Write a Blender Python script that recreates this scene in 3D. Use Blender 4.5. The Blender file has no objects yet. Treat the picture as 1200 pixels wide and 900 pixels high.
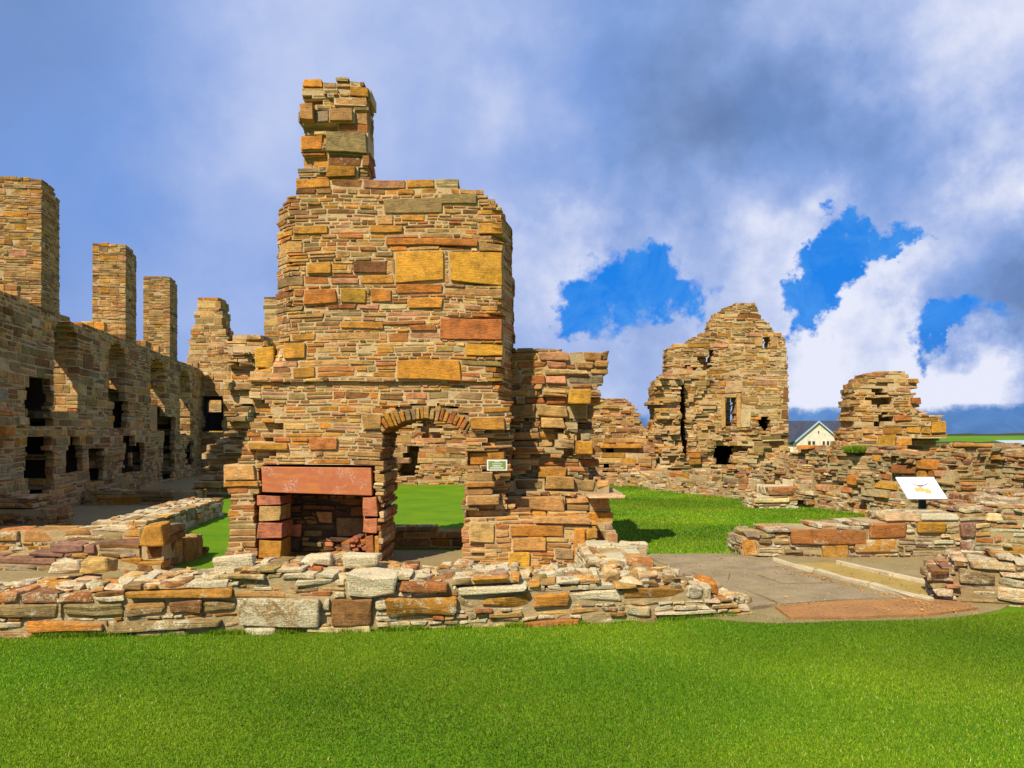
import bpy, math, random
import numpy as np
from mathutils import Vector
RNG = np.random.default_rng(7)
random.seed(7)
scene = bpy.context.scene
COL = scene.collection
R = math.radians

# ------------------------------------------------------------------ camera facts
EYE = 1.6
FOC = 900.0                      # focal length in 1200-wide photo pixels
HOR = 508                        # the horizon row: a level camera whose lens is shifted up

def ray(px, py):
    x = (px - 600) / FOC
    return x, 1.0, (HOR - py) / FOC

def at(px, py, Y):
    """the point at distance Y that shows at this place of the photo"""
    a, b, c = ray(px, py)
    s = Y / b
    return a * s, Y, EYE + c * s

# ------------------------------------------------------------------ scene graph helpers
def tag(o, label=None, cat=None, group=None, kind=None):
    if label: o['label'] = label
    if cat: o['category'] = cat
    if group: o['group'] = group
    if kind: o['kind'] = kind
    elif label and 'kind' not in o: o['kind'] = 'thing'
    return o

def empty(name, loc, label=None, cat=None, group=None):
    o = bpy.data.objects.new(name, None)
    if label: o['kind'] = 'thing'
    o.empty_display_size = 0.2
    COL.objects.link(o)
    o.location = loc
    return tag(o, label, cat, group)

def wloc(o):
    v = Vector((0, 0, 0))
    while o is not None:
        v = v + o.location
        o = o.parent
    return v

def mesh_obj(name, verts, faces, mats, parent=None, loc=(0, 0, 0), mi=None, colors=None, smooth=False):
    """verts are world coordinates; the object's origin is its parent's (or loc)"""
    base = wloc(parent) if parent else Vector(loc)
    verts = np.asarray(verts, dtype=np.float64) - np.array(base)
    me = bpy.data.meshes.new(name)
    if isinstance(faces, np.ndarray):
        k = faces.shape[1]
        me.vertices.add(len(verts))
        me.vertices.foreach_set('co', verts.astype(np.float32).ravel())
        me.loops.add(faces.size)
        me.loops.foreach_set('vertex_index', faces.astype(np.int32).ravel())
        me.polygons.add(len(faces))
        me.polygons.foreach_set('loop_start', np.arange(0, faces.size, k, dtype=np.int32))
        me.polygons.foreach_set('loop_total', np.full(len(faces), k, dtype=np.int32))
        me.update(calc_edges=True)
    else:
        me.from_pydata([tuple(v) for v in verts], [], faces)
        me.update()
    if not isinstance(mats, (list, tuple)): mats = [mats]
    for m in mats: me.materials.append(m)
    if mi is not None: me.polygons.foreach_set('material_index', np.asarray(mi, dtype=np.int32))
    me.polygons.foreach_set('use_smooth', np.full(len(me.polygons), bool(smooth)))
    if colors is not None:
        at_ = me.attributes.new('Col', 'FLOAT_COLOR', 'POINT')
        at_.data.foreach_set('color', np.asarray(colors, dtype=np.float32).ravel())
    o = bpy.data.objects.new(name, me)
    COL.objects.link(o)
    if parent: o.parent = parent
    else: o.location = base
    return o

# ------------------------------------------------------------------ materials
def newmat(name):
    m = bpy.data.materials.new(name)
    m.use_nodes = True
    nt = m.node_tree
    b = nt.nodes['Principled BSDF']
    b.inputs['Specular IOR Level'].default_value = 0.25
    return m, nt, b

class NT:
    def __init__(s, nt): s.nt = nt
    def n(s, t, **kw):
        nd = s.nt.nodes.new(t)
        for k, v in kw.items():
            if k.startswith('i_'):
                nd.inputs[k[2:].replace('_', ' ')].default_value = v
            else: setattr(nd, k, v)
        return nd
    def l(s, a, b): s.nt.links.new(a, b)
    def coord(s, scale=(1, 1, 1), kind='Object'):
        tc = s.n('ShaderNodeTexCoord'); mp = s.n('ShaderNodeMapping')
        mp.inputs['Scale'].default_value = scale
        s.l(tc.outputs[kind], mp.inputs['Vector'])
        return mp.outputs['Vector']
    def noise(s, vec, scale, detail=5, rough=.6, dist=0.0):
        nd = s.n('ShaderNodeTexNoise')
        nd.inputs['Scale'].default_value = scale; nd.inputs['Detail'].default_value = detail
        nd.inputs['Roughness'].default_value = rough; nd.inputs['Distortion'].default_value = dist
        s.l(vec, nd.inputs['Vector']); return nd.outputs['Fac']
    def ramp(s, fac, stops):
        nd = s.n('ShaderNodeValToRGB'); cr = nd.color_ramp
        while len(cr.elements) < len(stops): cr.elements.new(.5)
        for e, (p, c) in zip(cr.elements, stops):
            e.position = p; e.color = c if len(c) == 4 else (*c, 1)
        s.l(fac, nd.inputs['Fac']); return nd.outputs['Color']
    def mrange(s, fac, a, b, c, d, clamp=True):
        nd = s.n('ShaderNodeMapRange'); nd.clamp = clamp
        for i, v in zip((1, 2, 3, 4), (a, b, c, d)): nd.inputs[i].default_value = v
        s.l(fac, nd.inputs[0]); return nd.outputs[0]
    def math(s, op, a, b=None, c=None):
        nd = s.n('ShaderNodeMath', operation=op)
        for i, v in enumerate((a, b, c)):
            if v is None: continue
            if isinstance(v, (int, float)): nd.inputs[i].default_value = v
            else: s.l(v, nd.inputs[i])
        return nd.outputs[0]
    def mix(s, fac, a, b, mode='MIX'):
        nd = s.n('ShaderNodeMix', data_type='RGBA', blend_type=mode)
        for i, v in ((0, fac), (6, a), (7, b)):
            if isinstance(v, (int, float)): nd.inputs[i].default_value = v
            elif isinstance(v, tuple): nd.inputs[i].default_value = (*v, 1) if len(v) == 3 else v
            else: s.l(v, nd.inputs[i])
        return nd.outputs[2]
    def bump(s, h, strength, dist, normal=None):
        nd = s.n('ShaderNodeBump'); nd.inputs['Strength'].default_value = strength
        nd.inputs['Distance'].default_value = dist
        s.l(h, nd.inputs['Height'])
        if normal is not None: s.l(normal, nd.inputs['Normal'])
        return nd.outputs['Normal']

def stone_mat(name, fine=1.0, lich=1.0, bumpd=.012):
    m, nt, b = newmat(name); g = NT(nt)
    at_ = g.n('ShaderNodeAttribute', attribute_name='Col')
    v = g.coord(); vb = g.coord((1, 1, 6))
    n1 = g.noise(v, 9 * fine, 6, .7)
    n2 = g.noise(vb, 12 * fine, 5, .65)
    n3 = g.noise(v, 60 * fine, 3, .7)
    c = g.mix(1.0, at_.outputs['Color'], g.ramp(n1, [(.3, (.55, .52, .50)), (.5, (1, 1, 1)), (.72, (1.3, 1.22, 1.05))]), 'MULTIPLY')
    c = g.mix(.8, c, g.ramp(n2, [(.32, (.62, .6, .58)), (.5, (1, 1, 1)), (.7, (1.25, 1.2, 1.1))]), 'MULTIPLY')
    c = g.mix(.6, c, g.ramp(n3, [(.3, (.6, .6, .6)), (.5, (1, 1, 1)), (.7, (1.3, 1.3, 1.3))]), 'MULTIPLY')
    n0 = g.noise(v, .9, 5, .6, .3)
    c = g.mix(.9, c, g.ramp(n0, [(.32, (.62, .58, .52)), (.5, (1, 1, 1)), (.68, (1.16, 1.12, 1.05))]), 'MULTIPLY')
    n4 = g.noise(v, 3.7 * fine, 7, .7, .5)
    c = g.mix(g.mrange(n4, .5, .68, 0, .6), c, g.mix(.5, c, (.16, .105, .055)))
    # lichen crusts: pale grey patches and round spots
    l1 = g.noise(v, 5.5 * fine, 8, .72, .6)
    th = g.math('SUBTRACT', .74, g.math('MULTIPLY', at_.outputs['Alpha'], .24 * lich))
    lm = g.math('MULTIPLY', g.math('SUBTRACT', g.math('ADD', l1, g.math('MULTIPLY', g.math('SUBTRACT', n3, .5), .25)), th), 8.0)
    lm = g.mrange(lm, 0, 1, 0, .78)
    vo = g.n('ShaderNodeTexVoronoi'); vo.inputs['Scale'].default_value = 11 * fine
    vw = g.mix(.08, v, g.n('ShaderNodeTexNoise', i_Scale=14.0).outputs['Color'], 'ADD')
    g.l(vw, vo.inputs['Vector'])
    sp = g.math('MULTIPLY', g.mrange(vo.outputs['Distance'], .16, .24, 1, 0), g.mrange(at_.outputs['Alpha'], .35, .8, 0, .9))
    spx = g.math('GREATER_THAN', g.noise(v, 2.3 * fine, 2), .5)
    lm = g.math('MAXIMUM', lm, g.math('MULTIPLY', sp, spx))
    lc = g.mix(g.mrange(n3, .3, .7, 0, 1), (.26, .22, .11), (.72, .64, .44))
    c = g.mix(lm, c, lc)
    g.l(c, b.inputs['Base Color'])
    b.inputs['Roughness'].default_value = .92
    b.inputs['Specular IOR Level'].default_value = .12
    h = g.math('ADD', g.math('MULTIPLY', n1, .8), g.math('ADD', g.math('MULTIPLY', n2, .9), g.math('MULTIPLY', n3, .35)))
    h = g.math('ADD', h, g.math('MULTIPLY', lm, .15))
    g.l(g.bump(h, .9, bumpd), b.inputs['Normal'])
    return m

def mortar_mat(name, col):
    m, nt, b = newmat(name); g = NT(nt)
    v = g.coord()
    n1 = g.noise(v, 14, 6, .7); n2 = g.noise(v, 2.5, 4)
    c = g.mix(n1, tuple(x * .65 for x in col), tuple(min(1, x * 1.3) for x in col))
    c = g.mix(g.mrange(n2, .4, .65, 0, .5), c, tuple(x * .55 for x in col))
    g.l(c, b.inputs['Base Color']); b.inputs['Roughness'].default_value = .95
    g.l(g.bump(n1, 1, .02), b.inputs['Normal'])
    return m

M_STONE = stone_mat('sandstone', 1.0, .8)
M_STONE_FAR = stone_mat('sandstone_small', .8, .7, .02)
M_LICH = stone_mat('lichened_sandstone', 1.3, 1.75, .012)
M_MORT = mortar_mat('pale_mortar', (.50, .35, .175))
M_MORT2 = mortar_mat('brown_mortar', (.30, .20, .09))
M_MORT3 = mortar_mat('earthy_mortar', (.40, .29, .14))

PAL = {
    'tan': (.37, .205, .070), 'ochre': (.41, .19, .032), 'orange': (.42, .16, .030), 'brown': (.21, .098, .034),
    'olive': (.26, .175, .070), 'pink': (.38, .185, .090), 'light': (.50, .35, .17), 'yellow': (.47, .23, .030),
    'grey': (.25, .19, .115), 'red': (.42, .15, .075), 'sand': (.45, .27, .095), 'dark': (.10, .06, .03),
    'rust': (.34, .125, .036), 'plum': (.22, .11, .075),
}
P_MAIN = [('tan', 26), ('ochre', 18), ('orange', 7), ('brown', 13), ('olive', 11), ('pink', 8), ('sand', 16), ('light', 5), ('rust', 11)]
P_RIGHT = [('tan', 30), ('ochre', 14), ('orange', 3), ('brown', 9), ('olive', 12), ('pink', 8), ('sand', 22), ('light', 10)]
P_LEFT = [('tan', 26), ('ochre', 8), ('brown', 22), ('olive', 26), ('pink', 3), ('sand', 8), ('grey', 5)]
P_RUBBLE = [('tan', 18), ('ochre', 9), ('brown', 13), ('olive', 12), ('pink', 12), ('light', 14), ('rust', 9), ('grey', 10), ('plum', 6)]
P_FRONT = [('tan', 22), ('ochre', 12), ('brown', 9), ('olive', 18), ('light', 18), ('rust', 7), ('sand', 16), ('grey', 10)]

def pick(pal, rng):
    w = np.array([p[1] for p in pal], float)
    return pal[rng.choice(len(pal), p=w / w.sum())][0]

def pcol(name, rng, lich=None, jit=.12):
    c = np.array(PAL[name]) * (1 + rng.normal(0, jit)) * (1 + rng.normal(0, .04, 3))
    c = np.clip(c, .02, .75)
    return (*c, (rng.random() ** 2 * .6) if lich is None else lich)

# ------------------------------------------------------------------ stones
def _template(k):
    pts = [(i, j, l) for i in range(k) for j in range(k) for l in range(k) if 0 in (i, j, l) or k - 1 in (i, j, l)]
    ix = {p: q for q, p in enumerate(pts)}
    fs = []
    for a in range(3):
        for side in (0, k - 1):
            for i in range(k - 1):
                for j in range(k - 1):
                    q = []
                    for di, dj in ((0, 0), (1, 0), (1, 1), (0, 1)):
                        p = [0, 0, 0]; p[a] = side; p[(a + 1) % 3] = i + di; p[(a + 2) % 3] = j + dj
                        q.append(ix[tuple(p)])
                    if side == 0: q.reverse()
                    fs.append(q)
    return np.array(pts), np.array(fs)
T_HI = _template(5)
T_LO = _template(4)

def stone_mesh(boxes, rng, r=.012, jit=.006, hi=False, amp=.004, mapping=None):
    """boxes: N x 6 (u0,u1,v0,v1,n0,n1). Rounded, chipped blocks; returns verts, quads"""
    B = np.asarray(boxes, float); N = len(B)
    c = (B[:, 0::2] + B[:, 1::2]) / 2
    h = np.maximum((B[:, 1::2] - B[:, 0::2]) / 2, .006)
    pts, fs = T_HI if hi else T_LO
    rr = np.minimum(r, .42 * h.min(axis=1))[:, None]
    a = (h - rr)
    P = np.zeros((N, len(pts), 3))
    for ax in range(3):
        vals = [-h[:, ax], -a[:, ax]] + ([np.zeros(N)] if hi else []) + [a[:, ax], h[:, ax]]
        P[:, :, ax] = np.stack(vals, 1)[:, pts[:, ax]]
    inner = np.clip(P, -a[:, None, :], a[:, None, :])
    d = P - inner
    ln = np.linalg.norm(d, axis=2, keepdims=True)
    P = inner + rr[:, None] * d / np.maximum(ln, 1e-9)
    # irregular corners
    cj = rng.uniform(-1, 1, (N, 8, 3)) * jit * np.array([1.6, 1.0, 1.6])
    cj = cj * np.minimum(1, h.min(axis=1) / .03)[:, None, None]
    cj[:, :, 1] += rng.uniform(-1, .15, (N, 8)) * np.sign(np.array([-1, -1, 1, 1, -1, -1, 1, 1]))[None] * (h[:, 1] * .22)[:, None]
    cj[:, :, 0] += rng.uniform(-1, .1, (N, 8)) * np.sign(np.array([-1, 1] * 4))[None] * np.minimum(h[:, 0] * .15, .018)[:, None]
    t = (P / h[:, None, :] + 1) / 2
    W = np.zeros_like(P)
    for k in range(8):
        w = 1
        for ax, bit in enumerate((k & 1, (k >> 1) & 1, (k >> 2) & 1)):
            w = w * (t[:, :, ax] if bit else 1 - t[:, :, ax])
        W += w[:, :, None] * cj[:, k][:, None, :]
    P = P + W
    for f, am in ((14, 1.0), (37, .6)):
        ph = rng.uniform(0, 6.28, (N, 1, 3, 3))
        k = rng.normal(0, f, (N, 1, 3, 3))
        s = np.sin((P[:, :, None, :] * k + ph).sum(-1))
        P = P + s * amp * am * np.minimum(1, h.min(axis=1) / .04)[:, None, None]
    P = P + c[:, None, :]
    P = P.reshape(-1, 3)
    if mapping: P = mapping(P)
    F = (fs[None] + (np.arange(N) * len(pts))[:, None, None]).reshape(-1, 4)
    return P, F, len(pts)

def box_mesh(boxes, mapping=None):
    B = np.asarray(boxes, float); N = len(B)
    ii = np.array([(0, 0, 0), (1, 0, 0), (1, 1, 0), (0, 1, 0), (0, 0, 1), (1, 0, 1), (1, 1, 1), (0, 1, 1)])
    P = np.zeros((N, 8, 3))
    for ax in range(3): P[:, :, ax] = B[:, 2 * ax:2 * ax + 2][:, ii[:, ax]]
    P = P.reshape(-1, 3)
    if mapping: P = mapping(P)
    q = np.array([(3, 2, 1, 0), (4, 5, 6, 7), (0, 1, 5, 4), (1, 2, 6, 5), (2, 3, 7, 6), (3, 0, 4, 7)])
    return P, (q[None] + (np.arange(N) * 8)[:, None, None]).reshape(-1, 4)

def orient(P, F):
    """make quads face outwards when the local frame is mirrored by its mapping"""
    return P, F[:, ::-1]

class Plane:
    """a vertical wall face through (x,y) running along (dx,dy)"""
    def __init__(s, x, y, dx=1.0, dy=0.0):
        l = math.hypot(dx, dy); s.o = (x, y); s.d = (dx / l, dy / l); s.nn = (s.d[1], -s.d[0])
    def uv(s, px, py):
        a, b, c = ray(px, py)
        det = -s.d[0] * b + s.d[1] * a
        # s.o + u d = t (a,b)
        t = (-s.d[0] * s.o[1] + s.d[1] * s.o[0]) / det
        u = ((t * a - s.o[0]) * s.d[0] + (t * b - s.o[1]) * s.d[1])
        return u, EYE + t * c
    def map(s, P):
        u, v, n = P[:, 0], P[:, 1], P[:, 2]
        return np.stack([s.o[0] + u * s.d[0] + n * s.nn[0], s.o[1] + u * s.d[1] + n * s.nn[1], v], 1)
    def pts(s, L): return [s.uv(*p) for p in L]
    def rect(s, x0, y0, x1, y1):
        a = s.uv(x0, (y0 + y1) / 2)[0]; b = s.uv(x1, (y0 + y1) / 2)[0]
        m = (x0 + x1) / 2
        return a, b, s.uv(m, y1)[1], s.uv(m, y0)[1]

def crossings(poly, v):
    xs = []
    n = len(poly)
    for i in range(n):
        (x0, y0), (x1, y1) = poly[i], poly[(i + 1) % n]
        if (y0 > v) != (y1 > v): xs.append(x0 + (v - y0) * (x1 - x0) / (y1 - y0))
    xs.sort()
    return [(xs[i], xs[i + 1]) for i in range(0, len(xs) - 1, 2)]

def subtract(iv, cut):
    out = []
    for a, b in iv:
        segs = [(a, b)]
        for c, d in cut:
            ns = []
            for s, e in segs:
                if d <= s or c >= e: ns.append((s, e)); continue
                if c > s: ns.append((s, c))
                if d < e: ns.append((d, e))
            segs = ns
        out += segs
    return out

def inside(poly, u, v):
    return any(a <= u <= b for a, b in crossings(poly, v))

def arch_poly(u0, u1, v0, v1, rise=None, n=8):
    m = (u0 + u1) / 2; w = (u1 - u0) / 2
    rise = w if rise is None else rise
    return [(u0, v0), (u1, v0), (u1, v1 - rise)] + [(m + w * math.cos(t), v1 - rise + rise * math.sin(t)) for t in np.linspace(0, math.pi, n)[1:-1]] + [(u0, v1 - rise)]

def masonry(name, poly, mapping, parent, thick=.8, holes=(), blocks=(), relief=None, hs=1.0, ws=1.0, pal=P_MAIN,
            seed=1, mat=None, mort=None, r=.007, jit=.005, hi=False, amp=.0025, edge=.03, proud=.006, rec=.007,
            lich=None, coltone=None, blockp=.05, gap=.0045, backs=True, topl=None, rows=None, fill=None, smooth=False, thickf=None, levels=()):
    """a coursed rubble wall built stone by stone; (u,v) outline polygon, wall body from n=-thick to n=0"""
    rng = np.random.default_rng(seed)
    vmin = min(p[1] for p in poly); vmax = max(p[1] for p in poly)
    S = []; C = []; MO = []
    # courses
    cs = []; v = vmin
    while v < vmax:
        q = rng.random()
        h = (rng.uniform(.035, .06) if q < .45 else rng.uniform(.06, .1) if q < .85 else rng.uniform(.1, .16)) * hs
        if rows: h = rows(v, rng)
        for lv in levels:
            if v < lv - .004 and v + h > lv - .018: h = lv - v
        cs.append((v, v + h)); v += h
    edges = np.array([c[0] for c in cs] + [v])
    snap = lambda x: float(edges[np.abs(edges - x).argmin()])
    BL = []
    for b in blocks:
        u0, u1, v0, v1, cn, pr = b[:6]
        a, z = snap(v0), snap(v1)
        if z - a < .02:
            k = int(np.abs(edges - v0).argmin()); z = float(edges[min(k + 1, len(edges) - 1)])
        BL.append((u0, u1, a, z, cn, pr, b[6] if len(b) > 6 else None))
    # random larger blocks
    if blockp > 0:
        area = (max(p[0] for p in poly) - min(p[0] for p in poly)) * (vmax - vmin)
        for _ in range(int(area * blockp * 60)):
            uu = rng.uniform(min(p[0] for p in poly), max(p[0] for p in poly)); k = rng.integers(0, max(1, len(cs) - 3))
            a = edges[k]; z = edges[min(k + rng.integers(2, 4), len(edges) - 1)]
            w = (z - a) * rng.uniform(1.2, 2.6)
            rc = (uu, uu + w, a, z)
            cn4 = [(uu, a + .01), (uu + w, a + .01), (uu, z - .01), (uu + w, z - .01)]
            if not all(inside(poly, *p) for p in cn4): continue
            if any(inside(hh, *p) for hh in holes for p in cn4 + [(uu + w / 2, (a + z) / 2)]): continue
            if any(not (rc[1] < q[0] - .01 or rc[0] > q[1] + .01 or rc[3] <= q[2] or rc[2] >= q[3]) for q in BL): continue
            if relief and (abs(relief(uu, a) - relief(uu + w, z)) > .06): continue
            BL.append((*rc, pick(pal, rng), rng.uniform(0, .02), None))
    def rv(u, vv): return relief(u, vv) if relief else 0.0
    def addstone(u0, u1, v0, v1, n0, n1, cn=None, l=None):
        g = min(gap * rng.uniform(.5, 1.7), (v1 - v0) * .16)
        S.append((u0 + g, u1 - g, v0 + g, v1 - g, n0, n1))
        cc = pcol(cn or pick(pal, rng), rng, l if l is not None else (lich((u0 + u1) / 2, (v0 + v1) / 2, rng) if lich else None))
        if coltone:
            t = coltone((u0 + u1) / 2, (v0 + v1) / 2); cc = (cc[0] * t[0], cc[1] * t[1], cc[2] * t[2], cc[3])
        C.append(cc)
    def solid(u, vv):
        return inside(poly, u, vv) and not any(inside(hh, u, vv) for hh in holes)
    for u0, u1, a, z, cn, pr, l in BL:
        b0 = rv((u0 + u1) / 2, (a + z) / 2)
        addstone(u0, u1, a, z, max(b0 - .3, -thick), b0 + pr, cn, l)
        tp = not solid((u0 + u1) / 2, z + .05)
        MO.append((u0, u1, a, z - (.025 if tp else 0), -thick + rec, b0 - rec))
        if tp:
            n = max(b0 - .3, -thick)
            while n > -thick + .12:
                d = rng.uniform(.1, .22); uu = u0
                while uu < u1 - .04:
                    ww = min(rng.uniform(.1, .25), u1 - uu)
                    addstone(uu, uu + ww, z - .09, z + rng.uniform(-.02, .015), max(n - d, -thick + .05), n); uu += ww
                n -= d
        if backs: addstone(u0, u1, a, z, -thick, -thick + .2)
    for (v0, v1) in cs:
        vc = (v0 + v1) / 2
        iv = crossings(poly, vc)
        if not iv: continue
        iv = subtract(iv, [c for hh in holes for c in crossings(hh, vc)])
        ends = [(a, b) for a, b in iv]
        iv2 = []
        for a, b in iv:
            a2 = a + rng.uniform(-edge, edge); b2 = b + rng.uniform(-edge, edge)
            if b2 - a2 < .05: continue
            for s, e in subtract([(a2, b2)], [(q[0], q[1]) for q in BL if q[2] < vc < q[3]]):
                iv2.append((s, e, s == a2, e == b2))
        for s, e, ls, le in iv2:
            if e - s < .012: continue
            u = s
            first = True
            while u < e - 1e-6:
                h = v1 - v0
                w = max(.07, h * rng.lognormal(math.log(3.0), .5)) * ws
                w = min(w, .75)
                if e - (u + w) < .06: w = e - u
                u1 = u + w
                b0 = rv(u + w / 2, vc)
                T = thickf(u + w / 2, vc) if thickf else thick
                last = u1 >= e - 1e-6
                pr = b0 + np.clip(rng.normal(0, proud), -.003, .1) + (rng.random() < .08) * proud * 1.5
                dep = rng.uniform(.14, .28)
                split = h > .07 and rng.random() < .22
                pieces = [(v0, v1)] if not split else [(v0, v0 + h * (f := rng.uniform(.35, .65))), (v0 + h * f, v1)]
                for (p0, p1) in pieces:
                    addstone(u, u1, p0, p1, max(-T, b0 - dep), max(pr + np.clip(rng.normal(0, proud * .3), -.004, .1), -T + .05))
                top = not solid(u + w / 2, v1 + .06) or not solid(u + .02, v1 + .06) or not solid(u1 - .02, v1 + .06)
                MO.append((u + (.02 if first and ls else 0), u1 - (.02 if last and le else 0), v0, v1 - (.02 if top else 0), -T + rec, max(b0 - rec, -T + rec + .01)))
                if backs and b0 > -T + .25:
                    addstone(u, u1, v0, v1, -T, -T + rng.uniform(.12, .2))
                if (first and ls) or (last and le):
                    for side in ([0] if first and ls else []) + ([1] if last and le else []):
                        n = b0 - dep
                        while n > -T + .2:
                            d = min(rng.uniform(.12, .34), n + T - .15)
                            if d < .05: break
                            q = rng.normal(0, proud * .7)
                            if side == 0: addstone(u + q, min(u + .16, e + .01), v0, v1, n - d, n)
                            else: addstone(max(u1 - .16, s - .01), u1 + q, v0, v1, n - d, n)
                            n -= d
                # exposed top: fill the heart of the wall
                if top or fill:
                    n = b0 - dep
                    while n > -T + .15:
                        d = rng.uniform(.1, .3)
                        a = max(n - d, -T + .1)
                        dv = rng.uniform(-.012, .022)
                        addstone(u - .01, u1 + .01, v0, v1 + dv, a, n)
                        n -= d
                u = u1; first = False
    P, F, k = stone_mesh(S, rng, r, jit, hi, amp, mapping)
    cols = np.repeat(np.array(C), k, axis=0)
    P2, F2 = box_mesh(MO, mapping)
    P2c = np.tile(np.array([[.3, .22, .12, 0]]), (len(P2), 1))
    V = np.vstack([P, P2]); FF = np.vstack([F, F2 + len(P)])[:, ::-1]
    mi = np.concatenate([np.zeros(len(F), int), np.ones(len(F2), int)])
    o = mesh_obj(name, V, FF, [mat or M_STONE, mort or M_MORT], parent, mi=mi, colors=np.vstack([cols, P2c]), smooth=smooth)
    return o

def stones(name, items, mapping, parent, seed=1, mat=None, r=.015, jit=.008, hi=True, amp=.004, loc=(0, 0, 0), smooth=False):
    """a few dressed or loose stones: items = (u0,u1,v0,v1,n0,n1,colour,lichen)"""
    rng = np.random.default_rng(seed)
    P, F, k = stone_mesh([i[:6] for i in items], rng, r, jit, hi, amp, mapping)
    cols = np.repeat(np.array([pcol(i[6], rng, i[7] if len(i) > 7 else None, .06) for i in items]), k, axis=0)
    return mesh_obj(name, P, F[:, ::-1], [mat or M_STONE], parent, loc, colors=cols, smooth=smooth)

def warp(plane, f):
    """plane mapping with a wobble of the courses and an extra depth bend f(u,v)"""
    def m(P):
        Q = P.copy()
        Q[:, 1] += .012 * np.sin(P[:, 0] * 2.1 + 1) * np.sin(P[:, 1] * 1.3 + .5) + .006 * np.sin(P[:, 0] * 5.3)
        if f is not None: Q[:, 2] += f(P[:, 0], P[:, 1])
        return plane.map(Q)
    return m

# ================================================================== 1. THE FIREPLACE TOWER
YT = 9.2
PT = Plane(0, YT)
ux = lambda px, Y=YT: at(px, 508, Y)[0]
vz = lambda py, Y=YT: at(600, py, Y)[2]
tower = empty('ruined_tower', (ux(450), YT, 0), 'tall gabled sandstone ruin holding a red fireplace and arched doorway, chimney stub on top', 'ruin')

def tb(x0, y0, x1, y1, c, pr=.02, l=None):
    r_ = PT.rect(x0, y0, x1, y1); return (*r_, c, pr) if l is None else (*r_, c, pr, l)
tpoly = PT.pts([(262, 674), (266, 600), (268, 560), (276, 535), (284, 512), (297, 486), (290, 462), (296, 436), (294, 412), (313, 402), (318, 392),
                (314, 340), (318, 300), (317, 252), (323, 238), (345, 226), (350, 214), (434, 214), (470, 212), (529, 214), (560, 221), (572, 231), (590, 244),
                (599, 256), (600, 300), (603, 350), (600, 400), (606, 455), (600, 480), (603, 520), (598, 560), (594, 590), (640, 608), (700, 612), (704, 674)])
u0a, v_sp = PT.uv(449, 507); u1a, _ = PT.uv(546, 507)
v_cr = vz(492)
wa = (u1a - u0a) / 2; mid = (u0a + u1a) / 2; rise = v_cr - v_sp
RA = (wa * wa + rise * rise) / (2 * rise); cva = v_cr - RA
vl = .19
# doorway + voussoir ring cut from the coursed masonry
th = math.asin(wa / RA)
ext = [(mid + (RA + vl) * math.sin(t), cva + (RA + vl) * math.cos(t)) for t in np.linspace(th, -th, 11)]
door = [(u0a, -.2), (ux(463), -.2), (ux(540), -.2), (ux(541), vz(600)), (u1a, vz(560)), (u1a, v_sp)] + ext + [(u0a, v_sp)]
fu0, fu1 = ux(306), ux(441)
fz0, fz1 = .05, vz(545)
ho_f = [(ux(306), vz(545)), (ux(437), vz(545)), (ux(437), vz(580)), (ux(443), vz(580)), (ux(443), vz(655)), (ux(416), vz(655)), (ux(416), -.1), (ux(330), -.1), (ux(330), vz(656)), (ux(300), vz(656)), (ux(300), vz(580)), (ux(306), vz(580))]
def tower_bend(u, v):
    uL = ux(340); uR = ux(588)
    b = np.where(u < uL, (u - uL) * 1.3, 0) * np.clip((v - vz(445)) / (vz(395) - vz(445)), 0, 1)
    b = b + np.where((u > uR) & (v > vz(470)), -(u - uR) * 5.0, 0)
    # lean of the upper stages: a slight offset ledge above the arch
    return b
def tower_relief(u, v):
    r_ = .05 if v > vz(458) else 0.0
    if v > vz(458) and v < vz(448): r_ = .0
    if v < vz(600) and u > ux(560): r_ += .04
    if ux(566) < u and v < vz(500) and v > vz(610): r_ -= .12 + .1 * math.sin(v * 23) * math.sin(u * 31)
    if u < ux(312) and v < vz(470) and v > vz(545): r_ -= .10
    return r_
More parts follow.
